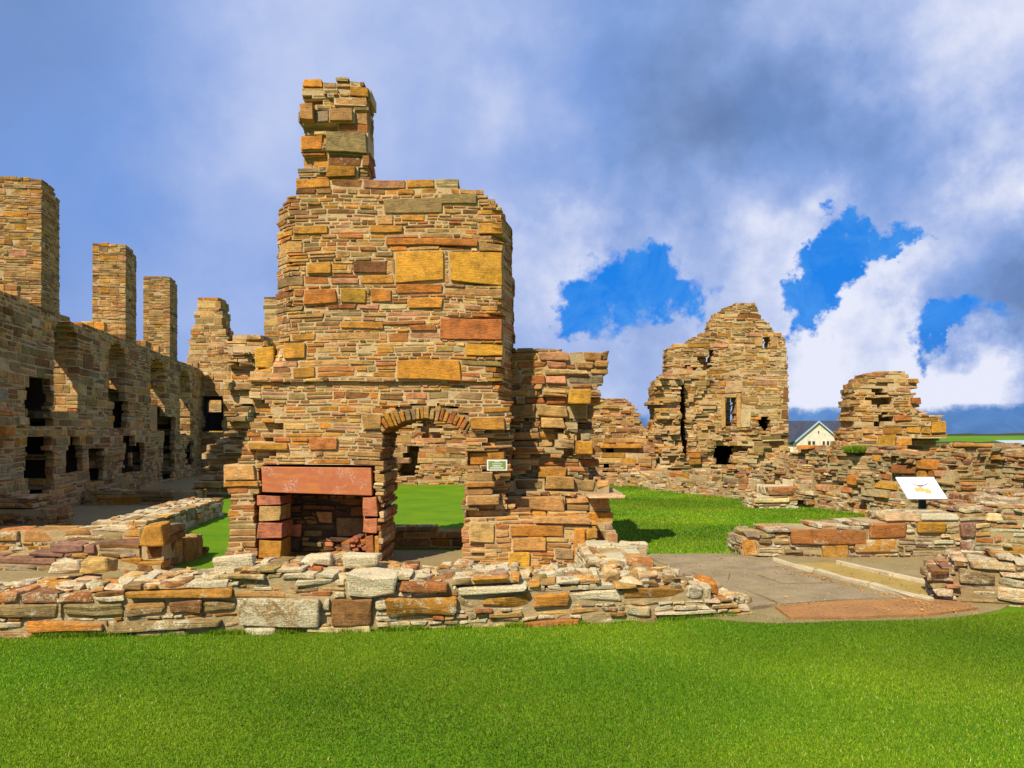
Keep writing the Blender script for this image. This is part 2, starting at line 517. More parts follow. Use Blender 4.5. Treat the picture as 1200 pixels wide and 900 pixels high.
tblocks = [tb(463, 296, 521, 329, 'yellow', .03, .1), tb(526, 296, 590, 336, 'yellow', .03, .1), tb(452, 279, 560, 292, 'orange', .03, .1), tb(516, 372, 590, 396, 'rust', .02, .1),
           tb(465, 424, 540, 446, 'ochre', .03, .1), tb(331, 400, 360, 424, 'ochre', .02), tb(357, 337, 397, 357, 'orange', .03, .1),
           tb(400, 337, 430, 356, 'yellow', .02), tb(435, 338, 460, 356, 'orange', .02), tb(466, 333, 520, 347, 'orange', .02), tb(545, 403, 590, 417, 'yellow', .03, .1),
           tb(362, 512, 396, 530, 'rust', .02, 0), tb(550, 487, 592, 503, 'ochre', .05), tb(424, 484, 448, 503, 'sand', .04), tb(290, 516, 338, 531, 'ochre', .03),
           tb(262, 545, 300, 562, 'tan', .04, .6), tb(262, 563, 304, 572, 'ochre', .03), tb(548, 532, 592, 546, 'orange', .06), tb(452, 308, 462, 322, 'sand', 0),
           tb(450, 235, 520, 250, 'olive', .02), tb(515, 228, 560, 242, 'olive', .02), tb(345, 265, 386, 278, 'ochre', .02), tb(560, 262, 590, 276, 'ochre', .02),
           tb(560, 285, 590, 294, 'tan', .01), tb(360, 307, 390, 326, 'ochre', .03), tb(415, 308, 455, 327, 'brown', .02), tb(410, 420, 440, 432, 'tan', .01),
           tb(470, 252, 500, 260, 'ochre', .01), tb(434, 265, 474, 277, 'ochre', .02), tb(500, 470, 512, 477, 'grey', -.08), tb(600, 628, 640, 646, 'tan', .03),
           tb(597, 614, 660, 627, 'ochre', .03), tb(596, 648, 622, 664, 'yellow', .03), tb(546, 560, 580, 574, 'ochre', .04), tb(546, 580, 585, 594, 'sand', .05),
           tb(546, 596, 590, 608, 'tan', .04), tb(625, 606, 692, 616, 'tan', .05), tb(550, 612, 580, 636, 'sand', .02), tb(384, 358, 420, 364, 'rust', .01),
           tb(478, 350, 520, 362, 'ochre', .02), tb(440, 376, 500, 382, 'rust', .02), tb(400, 376, 450, 386, 'ochre', .02), tb(480, 384, 512, 394, 'rust', .02)]
masonry('wall', tpoly, warp(PT, tower_bend), tower, thick=1.05, holes=[door, ho_f], blocks=tblocks, relief=tower_relief, seed=11,
        levels=[vz(656), vz(580), vz(545)], pal=P_MAIN, hi=True, blockp=.025, edge=.03, hs=.8, ws=1.1)

stones('projecting_block', [(ux(297), ux(320), vz(432), vz(405), -.35, -.06, 'yellow', .1)], PT.map, tower, seed=17)
# chimney stub on the tower
cpoly = PT.pts([(345, 216), (350, 190), (352, 165), (350, 135), (352, 105), (354, 95), (380, 98), (392, 93), (410, 93), (431, 101), (432, 130), (431, 160), (433, 216)])
def chim_relief(u, v):
    if u < ux(374): return -.07 + .05 * math.sin(v * 19)
    return .03 * math.sin(v * 27 + u * 9)
masonry('chimney_stack', [(a, b + .0) for a, b in cpoly], warp(PT, None), tower, thick=.42, seed=12, hi=True, relief=chim_relief, edge=.02, proud=.012, blockp=.05,
        pal=[('tan', 20), ('ochre', 16), ('olive', 22), ('brown', 12), ('rust', 10), ('grey', 8), ('sand', 8)],
        blocks=[tb(382, 155, 431, 185, 'olive', .07, .4), tb(352, 93, 378, 106, 'ochre', .06), tb(410, 100, 434, 116, 'ochre', .07), tb(351, 160, 378, 178, 'orange', .03),
                tb(383, 199, 420, 212, 'ochre', .05), tb(352, 127, 370, 142, 'tan', .12), tb(386, 138, 416, 148, 'tan', .04), tb(364, 181, 384, 196, 'ochre', .02)])

# voussoirs of the arch
def arcmap(P):
    a = P[:, 0]; rad = P[:, 1]
    return PT.map(np.stack([mid + rad * np.sin(a / RA), cva + rad * np.cos(a / RA), P[:, 2]], 1))
its = []; rr_ = random.Random(3); a = -th * RA
while a < th * RA:
    w = rr_.uniform(.035, .065)
    its.append((a + .002, min(a + w, th * RA) - .002, RA + rr_.uniform(-.01, .01), RA + vl + rr_.uniform(-.05, .03) - .02, -1.03, rr_.uniform(-.01, .05),
                rr_.choice(['ochre', 'sand', 'yellow', 'orange', 'tan', 'rust', 'ochre', 'olive']), .25))
    a += w
stones('arch', its, arcmap, tower, seed=5, r=.01, jit=.006)
# mortar ring behind the voussoirs
P_, F_ = box_mesh([(x - .07, x + .07, RA + .03, RA + vl, -1.0, -.03) for x in np.arange(-th * RA, th * RA + .01, .14)], arcmap)
mesh_obj('arch_core', P_, F_[:, ::-1], M_MORT2, tower)

# the fireplace
def redstone(name, base, pale, lo=.62):
    m, nt, b = newmat(name); g = NT(nt); v = g.coord(); vb = g.coord((1, 1, 4))
    n1 = g.noise(v, 7, 6, .7); n2 = g.noise(v, 55, 4, .75); n3 = g.noise(vb, 4, 4)
    c = g.mix(n1, tuple(x * .7 for x in base), tuple(x * 1.25 for x in base))
    c = g.mix(g.mrange(n3, .5, .62, 0, .5), c, tuple(x * y for x, y in zip(base, (1.25, 1.5, .8))))
    w = g.math('MULTIPLY', g.mrange(g.noise(v, 3.2, 3, .6), .5, .62, 0, 1), g.mrange(n2, .5, .62, 0, .85))
    c = g.mix(w, c, pale)
    g.l(c, b.inputs['Base Color']); b.inputs['Roughness'].default_value = .85
    g.l(g.bump(g.math('ADD', n1, n2), .6, .006), b.inputs['Normal'])
    return m
M_RED = redstone('red_sandstone', (.40, .125, .05), (.60, .42, .32))
fp = tower
def plainbox(name, r6, mat, parent, seed=1, r=.008, cname='red'):
    rng = np.random.default_rng(seed)
    P, F, k = stone_mesh([r6], rng, r, .004, True, .0015, PT.map)
    return mesh_obj(name, P, F[:, ::-1], mat, parent, colors=np.tile(np.array([[.36, .1, .05, 0]]), (len(P), 1)))
lint = plainbox('fireplace_lintel', (ux(306), ux(437), vz(580), vz(545), -.5, .012), M_RED, tower)
jl = stones('fireplace_jamb', [(ux(301), ux(330), vz(592), vz(580.5), -.45, .012, 'red', 0), (ux(303), ux(330), vz(612), vz(592), -.45, .008, 'sand', .1),
                               (ux(301), ux(331), vz(631), vz(612), -.46, .015, 'red', 0), (ux(302), ux(330), vz(657), vz(631.5), -.45, .0, 'ochre', .1)], PT.map, tower, seed=8, r=.008, jit=.004)
jl['label'] = 'left fireplace jamb of banded red and tan blocks'
def splay(P):
    Q = P.copy()
    k = np.clip(-Q[:, 2] / .5, 0, 1)
    w = np.clip((ux(441) - Q[:, 0]) / (ux(441) - ux(417)), 0, 1)
    Q[:, 0] -= w * 0
    Q[:, 0] += w * (1 - k) * .11
    return PT.map(Q)
jr = stones('fireplace_jamb', [(ux(414), ux(443), vz(606), vz(580.5), -.5, .01, 'red', 0), (ux(414), ux(443), vz(626), vz(606.5), -.5, .014, 'red', 0),
                               (ux(418), ux(436), vz(657), vz(627), -.5, -.02, 'rust', 0), (ux(436.5), ux(444), vz(656), vz(627), -.3, .0, 'ochre', 0)], splay, tower, seed=9, r=.01, jit=.005)
jr['label'] = 'right fireplace jamb splayed inward, orange red'
# hearth lining, sooty masonry
M_SOOT = stone_mat('sooty_stone', 1.2, .3)
M_MSOOT = mortar_mat('sooty_mortar', (.06, .04, .025))
PF = Plane(0, YT + .55)
masonry('hearth_back', [(ux(301), -.05), (ux(444.5), -.05), (ux(444.5), vz(545)), (ux(301), vz(545))], PF.map, tower, thick=.5, seed=13, backs=False, edge=0, hi=True, jit=.012,
        pal=[('dark', 30), ('brown', 25), ('olive', 15), ('red', 6)], mort=M_MSOOT, mat=M_SOOT, blocks=[(ux(358), ux(378), vz(622), vz(600), 'tan', .03, 0)], proud=.025)
its = []
rr_ = random.Random(5)
for k in range(60):
    x = rr_.uniform(380, 432); s = rr_.uniform(.03, .08); zz = .0 + rr_.random() * (.30 if x > 398 else .08)
    its.append((ux(x), ux(x) + s * 1.5, zz, zz + s, -.25 - rr_.random() * .25, -.1 - rr_.random() * .12, rr_.choice(['red', 'rust', 'red', 'plum', 'orange']), 0))
rub = stones('hearth_rubble', its, PT.map, tower, seed=14, r=.015, jit=.012)

# recessed right wing of the tower, broken back
YA = 9.85
PA = Plane(0, YA)
def ab(x0, y0, x1, y1, c, pr=.02, l=None):
    r_ = PA.rect(x0, y0, x1, y1); return (*r_, c, pr) if l is None else (*r_, c, pr, l)
wing = tower
apoly = PA.pts([(592, 664), (588, 408), (606, 405), (640, 409), (704, 412), (713, 422), (711, 436), (713, 444), (703, 452), (700, 470), (694, 486), (697, 505), (690, 520), (700, 540),
                (702, 560), (716, 572), (722, 584), (708, 596), (716, 610), (716, 622), (702, 640), (705, 664)])
def wing_relief(u, v):
    x = 600 + u / YA * 900
    y = 508 - (v - EYE) / YA * 900
    if y < 455: return .02
    r_ = .07 * math.sin(x * .17 + y * .09) + .04 * math.sin(y * .11 + 1.3) + .03 * math.sin(x * .4 + y * .3)
    t = max(0, (y - 560) / 50)
    return r_ + min(.5, t * .45)
masonry('broken_wing', apoly, warp(PA, None), tower, thick=.75, relief=wing_relief, seed=21, hi=True, proud=.02, jit=.014, edge=.05, pal=[('tan', 24), ('brown', 10), ('ochre', 9), ('olive', 20), ('rust', 8), ('pink', 10), ('grey', 9), ('sand', 6)], mort=M_MORT3, blockp=.05, r=.016, hs=1.25, ws=.8,
        blocks=[ab(663, 456, 690, 480, 'yellow', .28, .1), ab(672, 513, 694, 535, 'yellow', .25, .1), ab(633, 487, 662, 500, 'sand', .22, .3), ab(630, 545, 665, 560, 'ochre', .1), ab(638, 558, 672, 574, 'tan', .14),
                ab(612, 436, 640, 446, 'rust', .03), ab(636, 430, 690, 438, 'light', .05, .5), ab(640, 418, 664, 428, 'pink', .03), ab(615, 466, 640, 478, 'rust', .02), ab(684, 571, 726, 584, 'light', .3, .9),
                ab(615, 592, 640, 606, 'ochre', .2), ab(616, 608, 634, 626, 'ochre', .25)])
stones('corner_stone', [(ux(672), ux(686), .03, vz(619), -.35, .08, 'yellow', .1), (ux(686), ux(699), vz(632), vz(618), -.35, .06, 'ochre', .2)], PT.map, tower, seed=22, r=.02, jit=.01)

# plaque on the tower
M_WHITE, nt_, b_ = newmat('plaque_rim'); b_.inputs['Base Color'].default_value = (.6, .6, .55, 1)
M_PLGREEN, nt_, b_ = newmat('plaque_green'); b_.inputs['Base Color'].default_value = (.16, .22, .055, 1); b_.inputs['Roughness'].default_value = .4
M_PLTEXT, nt_, b_ = newmat('plaque_lettering'); b_.inputs['Base Color'].default_value = (.7, .72, .6, 1)
pcx, _, pcz = at(582.5, 545, 9.09)
plq = empty('plaque', (pcx, 9.09, pcz), 'small green plaque with white lettering and pale rim, fixed right of the arched doorway', 'plaque')
def flat(name, cx, cz, y0, w, h, d, mat, parent, bev=0):
    P, F = box_mesh([(cx - w / 2, cx + w / 2, y0 - d, y0, cz - h / 2, cz + h / 2)])
    return mesh_obj(name, P, F, mat, parent)
flat('rim', pcx, pcz, 9.10, .24, .128, .02, M_WHITE, plq)
flat('face', pcx, pcz, 9.08, .206, .096, .003, M_PLGREEN, plq)
flat('bracket', pcx, pcz, 9.16, .12, .05, .06, M_WHITE, plq)
def text(name, body, size, loc, mat, parent, rot=(R(90), 0, 0), align='CENTER', ext=.0008, sx=1):
    cu = bpy.data.curves.new(name, 'FONT'); cu.body = body; cu.size = size; cu.align_x = align; cu.align_y = 'CENTER'; cu.extrude = ext
    cu.materials.append(mat)
    o = bpy.data.objects.new(name, cu); COL.objects.link(o); o.parent = parent
    o.location = Vector(loc) - wloc(parent); o.rotation_euler = rot; o.scale = (sx, 1, 1)
    return o
# the wording is far too small to read in the photo: rows of short letter strokes
bars = []
rr_ = random.Random(1)
for row, (w, hh) in enumerate(((.06, .010), (.115, .009), (.10, .013), (.16, .013))):
    z = pcz + .038 - row * .024; x = pcx - w / 2
    while x < pcx + w / 2 - .004:
        l_ = rr_.uniform(.004, .009)
        bars.append((x, x + l_, 9.0745, 9.0765, z - hh / 2 * rr_.uniform(.6, 1), z + hh / 2)); x += l_ + .0022
P_, F_ = box_mesh(bars)
mesh_obj('lettering', P_, F_, M_PLTEXT, plq)

# doorway sill wall behind the arch
sw = empty('sill_wall', (ux(495, 10.6), 10.6, 0), 'low half wall standing just behind the arched doorway', 'wall')
PS = Plane(0, 10.7)
masonry('wall', PS.pts([(452, 655), (452, 613), (500, 613), (527, 626), (560, 626), (560, 655)]), PS.map, sw, thick=.3, seed=31, hi=True, pal=P_MAIN, hs=1.6,
        blocks=[(*PS.rect(488, 609, 506, 622), 'grey', .03)])

# ================================================================== 2. LEFT RANGE
PL = Plane(-6.3, 0, -.1944, 1.0)
def lu(px): return PL.uv(px, 508)[0]
def lrect(x0, x1, y0, y1):
    a, b = lu(x0), lu(x1); m = (x0 + x1) / 2
    return a, b, PL.uv(m, y1)[1], PL.uv(m, y0)[1]
rng_o = (-9.2, 15.5)
lrange = empty('ruined_range', (PL.o[0] + 20 * PL.d[0], PL.o[1] + 20 * PL.d[1], 0), 'long roofless palace wall in shade with tall window openings and three square chimney stacks', 'ruin')
def arx(x0, x1, y0, y1, rise=None):
    a, b, c, d = lrect(x0, x1, y0, y1); return arch_poly(a, b, c, d, rise)
uA, uB = lu(-220), lu(240)
top = []
rr_ = random.Random(4)
uu = uB
while uu > uA:
    top.append((uu, 4.15 + rr_.uniform(-.06, .08) + (-.12 if lu(64) < uu < lu(110) and rr_.random() < .4 else 0)))
    uu -= rr_.uniform(.25, .7)
lpoly = [(uA, -.1), (uB, -.1)] + top + [(uA, 4.2)]
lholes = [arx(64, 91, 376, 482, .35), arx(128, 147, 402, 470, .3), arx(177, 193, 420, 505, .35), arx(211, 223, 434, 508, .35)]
recs = []  # broken doorways and slits, each backed by an added box that keeps it dark
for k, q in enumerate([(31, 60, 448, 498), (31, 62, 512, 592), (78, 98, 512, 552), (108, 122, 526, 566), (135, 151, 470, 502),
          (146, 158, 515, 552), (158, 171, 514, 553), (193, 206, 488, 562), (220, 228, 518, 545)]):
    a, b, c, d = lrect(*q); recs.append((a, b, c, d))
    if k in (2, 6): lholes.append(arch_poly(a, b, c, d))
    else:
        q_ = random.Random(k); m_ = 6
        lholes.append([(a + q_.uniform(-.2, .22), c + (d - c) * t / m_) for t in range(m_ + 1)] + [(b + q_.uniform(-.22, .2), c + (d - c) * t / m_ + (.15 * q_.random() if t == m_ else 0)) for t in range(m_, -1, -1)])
def lrelief(u, v):
    if v < 1.0 and u > lu(100): return .03 * math.sin(u * 11 + v * 7) - .05
    return 0.0
def lthick(u, v):
    return .16 if any(a - .33 < u < b + .33 and c - .28 < v < d + .28 for a, b, c, d in recs) else 1.0
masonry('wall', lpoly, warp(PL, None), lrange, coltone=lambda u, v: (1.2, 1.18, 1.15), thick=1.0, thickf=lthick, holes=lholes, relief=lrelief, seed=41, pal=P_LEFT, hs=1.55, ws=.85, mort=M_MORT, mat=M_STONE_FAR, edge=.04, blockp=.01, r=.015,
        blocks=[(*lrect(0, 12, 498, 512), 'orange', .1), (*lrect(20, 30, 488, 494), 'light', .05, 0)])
M_SHADE = mortar_mat('range_shade_dark', (.07, .05, .03))  # dark colour stands for shade in the closed boxes added behind the openings
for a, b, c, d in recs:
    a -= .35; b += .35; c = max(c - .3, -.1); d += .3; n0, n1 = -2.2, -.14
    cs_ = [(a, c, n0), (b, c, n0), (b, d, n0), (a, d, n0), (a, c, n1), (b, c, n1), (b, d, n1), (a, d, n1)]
    mesh_obj('dark_box', PL.map(np.array(cs_)), [(0, 1, 2, 3), (0, 4, 5, 1), (1, 5, 6, 2), (2, 6, 7, 3), (3, 7, 4, 0)], M_SHADE, lrange)
for q, lab in (((48, 70), 'tallest looking chimney stack at the near end'), ((147, 160), 'middle chimney stack'), ((199, 208), 'farthest chimney stack')):
    a, b = lu(q[0]), lu(q[1])
    Yc = a * PL.d[1]
    tz = {48: 6.6, 147: 6.63, 199: 6.78}[q[0]]
    pol = [(a, 4.0), (b, 4.0), (b, tz - .12), (b - .25, tz - .1), (b - .3, tz), (a + .02, tz)]
    small = [(a + .35, a + .55, 5.15, 5.35)] if q[0] != 199 else [(a + .4, a + .55, 5.0, 5.15)]
    rl = lambda u, v, s=small: -.35 if any(s0 < u < s1 and c < v < d for s0, s1, c, d in s) else 0.0
    o = masonry('chimney_stack', pol, warp(PL, None), lrange, thick=.82, seed=50 + q[0], pal=[('tan', 30), ('ochre', 14), ('sand', 20), ('brown', 14), ('olive', 14), ('pink', 6)], relief=rl, hs=.95, ws=1.2, mat=M_STONE_FAR, edge=.008, proud=.005, blockp=0)
    o['label'] = lab
# end gable wall closing the range
YB = 30.0
PB = Plane(0, YB)
gab = empty('gable_wall', (PB.uv(245, 508)[0], YB, 0), 'lit end wall of the long range with a dark square window and broken gable peak', 'wall')
bw = PB.rect(236, 463, 260, 505)
masonry('wall', PB.pts([(218, 592), (218, 430), (222, 400), (228, 372), (232, 348), (256, 348), (258, 356), (264, 392), (270, 402), (284, 398), (284, 592)]),
        PB.map, gab, thick=.9, seed=61, pal=P_RIGHT, hs=2.0, mat=M_STONE_FAR, blockp=.01, edge=.08,
        holes=[[(bw[0], bw[2]), (bw[1], bw[2]), (bw[1], bw[3]), (bw[0], bw[3])]], proud=.012)
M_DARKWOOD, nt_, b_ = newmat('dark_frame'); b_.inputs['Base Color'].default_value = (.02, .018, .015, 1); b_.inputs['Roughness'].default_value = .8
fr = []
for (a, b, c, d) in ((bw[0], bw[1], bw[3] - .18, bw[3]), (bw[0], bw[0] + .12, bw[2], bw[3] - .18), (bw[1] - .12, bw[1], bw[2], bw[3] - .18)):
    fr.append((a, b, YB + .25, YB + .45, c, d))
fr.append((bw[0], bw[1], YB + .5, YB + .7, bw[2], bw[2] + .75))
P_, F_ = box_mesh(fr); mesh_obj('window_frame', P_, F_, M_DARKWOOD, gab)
# broken cross wall in front of the gable
YC = 20.0
PC = Plane(0, YC)
cw = empty('cross_wall', (PC.uv(285, 508)[0], YC, 0), 'jagged broken cross wall between the shaded range and the fireplace tower', 'wall')
def crel(u, v):
    x = 600 + u / YC * 900; y = 508 - (v - EYE) / YC * 900
    if x > 291 and y > 455: return -.55
    return .14 * math.sin(y * .17) + .1 * math.sin(x * .4 + y * .1) + max(0, (y - 500) / 100) * .8
masonry('wall', PC.pts([(238, 590), (242, 560), (246, 530), (262, 505), (270, 480), (268, 430), (262, 405), (275, 394), (303, 392), (310, 400), (316, 420), (320, 590)]),
        PC.map, cw, thick=1.0, seed=62, pal=P_RIGHT, hs=1.8, relief=crel, mat=M_STONE_FAR, edge=.1, proud=.03, jit=.02, r=.025, blockp=.03, mort=M_MORT)
masonry('door_jamb', PC.pts([(292, 590), (292, 420), (300, 405), (312, 405), (312, 590)]), Plane(0, YC + .5).map, cw, thick=.5, seed=63, pal=P_LEFT, hs=1.8, mat=M_STONE_FAR, mort=M_MORT2)
PGI = Plane(0, YB + 3)
masonry('inner_wall', PGI.pts([(228, 560), (228, 440), (272, 440), (272, 560)]), PGI.map, gab, thick=.4, seed=66, pal=P_RIGHT, hs=2.2, mat=M_STONE_FAR, blockp=0)
fc = empty('far_chimney', (PB.uv(314, 508)[0], 34, 0), 'sliver of a distant chimney stack peeping out left of the tower', 'chimney')
PQ = Plane(0, 34)
masonry('stack', PQ.pts([(309, 592), (309, 350), (330, 350), (330, 592)]), PQ.map, fc, thick=.8, seed=64, pal=P_RIGHT, hs=2.2, mat=M_STONE_FAR, blockp=0)

# low walls inside the left range
def lowwall(name, label, plane, poly, seed, thick=.6, pal=P_FRONT, mat=None, hs=1.1, lichv=.55, **kw):
    xs = [p[0] for p in poly]; m = (min(xs) + max(xs)) / 2
    e = empty(name, (plane.o[0] + m * plane.d[0], plane.o[1] + m * plane.d[1], 0), label, 'wall')
    opts = dict(hi=True, edge=.05, proud=.02, jit=.014, r=.02, blockp=.04, mort=M_MORT3, amp=.008)
    opts.update(kw)
    masonry('wall', poly, warp(plane, None), e, thick=thick, seed=seed, pal=pal, mat=mat or M_LICH, hs=hs,
            lich=lambda u, v, rng: rng.uniform(.1, .9) * lichv / .5, fill=True, **opts)
    return e
PM1 = Plane(0, 17.2)
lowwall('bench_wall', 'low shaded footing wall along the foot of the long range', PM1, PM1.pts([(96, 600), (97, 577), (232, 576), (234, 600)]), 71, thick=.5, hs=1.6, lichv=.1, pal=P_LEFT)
PM2 = Plane(0, 12.6)
lowwall('stepped_wall', 'sunlit stub of wall stepping down at the left edge under the shaded range', PM2,
        PM2.pts([(-60, 628), (-60, 584), (28, 583), (34, 588), (38, 595), (56, 600), (62, 610), (66, 628)]), 72, thick=.7, lichv=.2, pal=P_MAIN)
PM3 = Plane(0, 10.3)
lowwall('foundation_wall', 'low lichened foundation wall of squared blocks at left, behind the front wall', PM3,
        PM3.pts([(-60, 655), (-60, 627), (40, 625), (100, 620), (168, 622), (172, 655)]), 73, thick=.55, hs=1.4, ws=.8)
PM4 = Plane(-4.95, 10.3, -.02, 1)
x0, y0 = at(150, 640, 10.4)[0], 10.4
x1, y1 = at(262, 600, 15.2)[0], 15.2
PM4 = Plane(x0, y0, x1 - x0, y1 - y0)
L4 = math.hypot(x1 - x0, y1 - y0)
lowwall('edging_wall', 'low rubble wall running back from the foundation stones towards the cross wall', PM4,
        [(0, -.05), (L4, -.05), (L4, .36), (L4 * .5, .33), (0, .30)], 74, thick=.75, hs=1.1, lichv=.7)
# stub with a big ochre quoin
xs = at(190, 600, 8.9)[0]
PM5 = Plane(xs, 8.9, 0, 1)
lowwall('stub_wall', 'short stepped stub of wall with a tall ochre corner block, its side in shade', PM5,
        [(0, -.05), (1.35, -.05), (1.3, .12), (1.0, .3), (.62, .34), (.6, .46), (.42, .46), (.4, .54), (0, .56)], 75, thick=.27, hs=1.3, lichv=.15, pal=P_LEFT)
PM6 = Plane(0, 8.95)
lowwall('dark_wall', 'low brown wall reaching left from the ochre corner stub', PM6,
        PM6.pts([(-60, 676), (-60, 655), (30, 652), (60, 642), (150, 642), (166, 640), (168, 676)]), 76, thick=.5, hs=1.2, lichv=.2, pal=[('plum', 20), ('brown', 30), ('grey', 20), ('olive', 10), ('ochre', 12)])
def loose(name, label, items, mapping, loc, seed, group=None, mat=None, r=.025):
    o = stones(name, items, mapping, None, seed=seed, mat=mat or M_LICH, r=r, jit=.018, amp=.008, loc=loc)
    return tag(o, label, 'stone', group)
q = PT.map
loose('corner_block', 'tall ochre squared corner block topping the shaded stub wall', [(at(167, 0, 8.87)[0], at(190, 0, 8.87)[0], .28, .58, .1, .36, 'ochre', .3)], q, (xs - .1, 8.9, .3), 77, mat=M_STONE)

# ================================================================== 3. FRONT LOW WALL
def FY(px): return np.interp(px, [-100, 0, 400, 640, 760, 880, 940], [6.0, 6.02, 6.2, 6.4, 6.55, 6.8, 6.9])
class FrontMap:
    def __init__(s):
        px = np.linspace(-420, 960, 240); s.X = (px - 600) / FOC * FY(px); s.Y = FY(px)
    def map(s, P):
        Q = P.copy()
        Q[:, 1] += .012 * np.sin(P[:, 0] * 2.3)
        return np.stack([Q[:, 0], np.interp(Q[:, 0], s.X, s.Y) - Q[:, 2], Q[:, 1]], 1)
FMp = FrontMap()
def f_uv(px, py):
    Y = float(FY(px)); x, _, z = at(px, py, Y); return x, z
fpoly = [f_uv(*p) for p in [(-400, 752), (-400, 706), (-200, 700), (0, 700), (60, 690), (120, 692), (150, 686), (200, 684), (262, 682), (276, 672), (310, 668), (380, 670), (400, 676), (470, 672), (520, 678), (600, 678),
                            (660, 684), (700, 682), (760, 690), (800, 688), (840, 694), (862, 702), (878, 712), (884, 724)]] + [(f_uv(884, 724)[0], -.1), (f_uv(-400, 752)[0], -.1)]
def fb(x0, y0, x1, y1, c, pr=.02, l=.5):
    a = f_uv(x0, y1); b = f_uv(x1, y0); return (a[0], b[0], a[1], b[1], c, pr, l)
fw = empty('front_wall', (ux(400, 6.3), 6.3, 0), 'long low lichen crusted drystone wall along the edge of the front lawn', 'wall')
masonry('wall', fpoly, FMp.map, fw, thick=.62, seed=81, pal=P_FRONT, mat=M_LICH, mort=M_MORT3, hi=True, hs=.8, ws=1.0, r=.018, jit=.014, amp=.009, edge=.04, proud=.018, blockp=.02, fill=True, smooth=False,
        lich=lambda u, v, rng: (rng.random() ** 1.4) * (.8 if v < .25 else 1.1) + (.35 if u > -1.5 else .18),
        blocks=[fb(148, 686, 272, 706, 'ochre', .05, .45), fb(279, 702, 376, 742, 'olive', .05, .8), fb(28, 724, 124, 746, 'ochre', .03, .5), fb(-20, 711, 70, 723, 'olive', .03), fb(126, 726, 264, 745, 'olive', .03),
                fb(73, 710, 146, 724, 'olive', .03, .4), fb(388, 707, 440, 732, 'brown', .04, .3), fb(455, 700, 535, 722, 'ochre', .05, .6), fb(405, 674, 464, 698, 'light', .06, 1.0), fb(465, 676, 530, 692, 'rust', .05, .5),
                fb(536, 684, 618, 700, 'light', .05, 1.0), fb(622, 698, 668, 714, 'ochre', .03, .4), fb(733, 712, 765, 727, 'light', .03, .7),
                fb(765, 712, 840, 726, 'light', .04, 1.0), fb(0, 690, 24, 710, 'rust', .02), fb(68, 694, 112, 706, 'rust', .02, .6), fb(25, 695, 66, 708, 'brown', .02)])
# loose coping rubble along the top of the wall
its = []
rr_ = random.Random(12)
topx = np.array([f_uv(*p) for p in [(-100, 702), (0, 700), (60, 690), (150, 686), (262, 682), (290, 670), (380, 670), (400, 676), (520, 678), (600, 678), (700, 682), (800, 688), (862, 702), (900, 722)]])
for k in range(340):
    px = rr_.uniform(-60, 890); x = (px - 600) / FOC * float(FY(px))
    n = -rr_.uniform(.02, .6)
    z = float(np.interp(x, topx[:, 0], topx[:, 1])) + rr_.uniform(-.05, .02)
    w = rr_.uniform(.07, .2); h = rr_.uniform(.025, .045)
    if px > 700: n *= 1.35
    its.append((x, x + w, z - .04, z + h - .02, n - rr_.uniform(.06, .16), n, rr_.choice(['light', 'light', 'olive', 'rust', 'ochre', 'grey', 'tan', 'sand', 'grey', 'light', 'olive']), rr_.choice([.1, .3, .5, .7, .9])))
cop = stones('coping_rubble', its, FMp.map, fw, seed=82, mat=M_LICH, r=.022, jit=.022, amp=.012)
# a few blocks that simply lie on top
for k, (px, w, h, Y, z, cn, l, lab) in enumerate([
        (55, .30, .10, 6.5, .42, 'light', .8, 'pale rounded stone lying on the front wall near its left end'),
        (87, .30, .10, 6.5, .43, 'sand', .25, 'clean broken tan block lying beside the pale rounded stone on the front wall'),
        (247, .34, .14, 6.4, .44, 'light', 1.1, 'white crusted boulder at the step up of the front wall'),
        (352, .26, .06, 6.5, .50, 'light', 1.0, 'flat white crusted stone on the front wall below the fireplace'),
        (400, .32, .08, 6.5, .49, 'light', 1.1, 'large domed lichen stone on the front wall, right of the fireplace'),
        (820, .18, .14, 6.9, .16, 'orange', .1, 'orange angular block at the right end of the front wall')]):
    x = (px - 600) / FOC * Y
    loose('loose_stone', lab, [(x, x + w, z - .03, z + h, -(Y - YT) - .2, -(Y - YT), cn, l)], q, (x + w / 2, Y, z), 90 + k, 'loose stones lying on the front wall', r=.07)
# return wall towards the tower
PR = Plane(ux(688, 8.9), 8.9, ux(745, 7.2) - ux(688, 8.9) + .25, -1.8)
PR = Plane(ux(684, 8.95), 9.0, .55, -1.95)
lowwall('return_wall', 'short low wall joining the tower corner to the front wall, white crusted top', Plane(ux(684, 8.95) + .0, 9.0, -.0 + .30, -1.9), [(0, -.05), (1.95, -.05), (1.9, .36), (1.0, .38), (0, .42)][::1], 83, thick=-.0 + .6, hs=1.0, lichv=.9) if False else None
PRr = Plane(ux(684, 7.1) - .02, 7.05, .12, 1.95)
lowwall('return_wall', 'short low wall joining the tower corner to the front wall, with white crusted top', Plane(.78 + .62, 7.0, -.02, 1.0),
        [(0, -.05), (2.0, -.05), (2.0, .33), (1.1, .36), (0, .26)], 83, thick=.62, hs=1.0, lichv=.95)
loose('end_block', 'squarish lichened block ending the return wall beside the lawn', [(1.25, 1.56, .0, .36, .1, .35, 'light', .8)], q, (1.4, 9.0, 0), 84, r=.03)

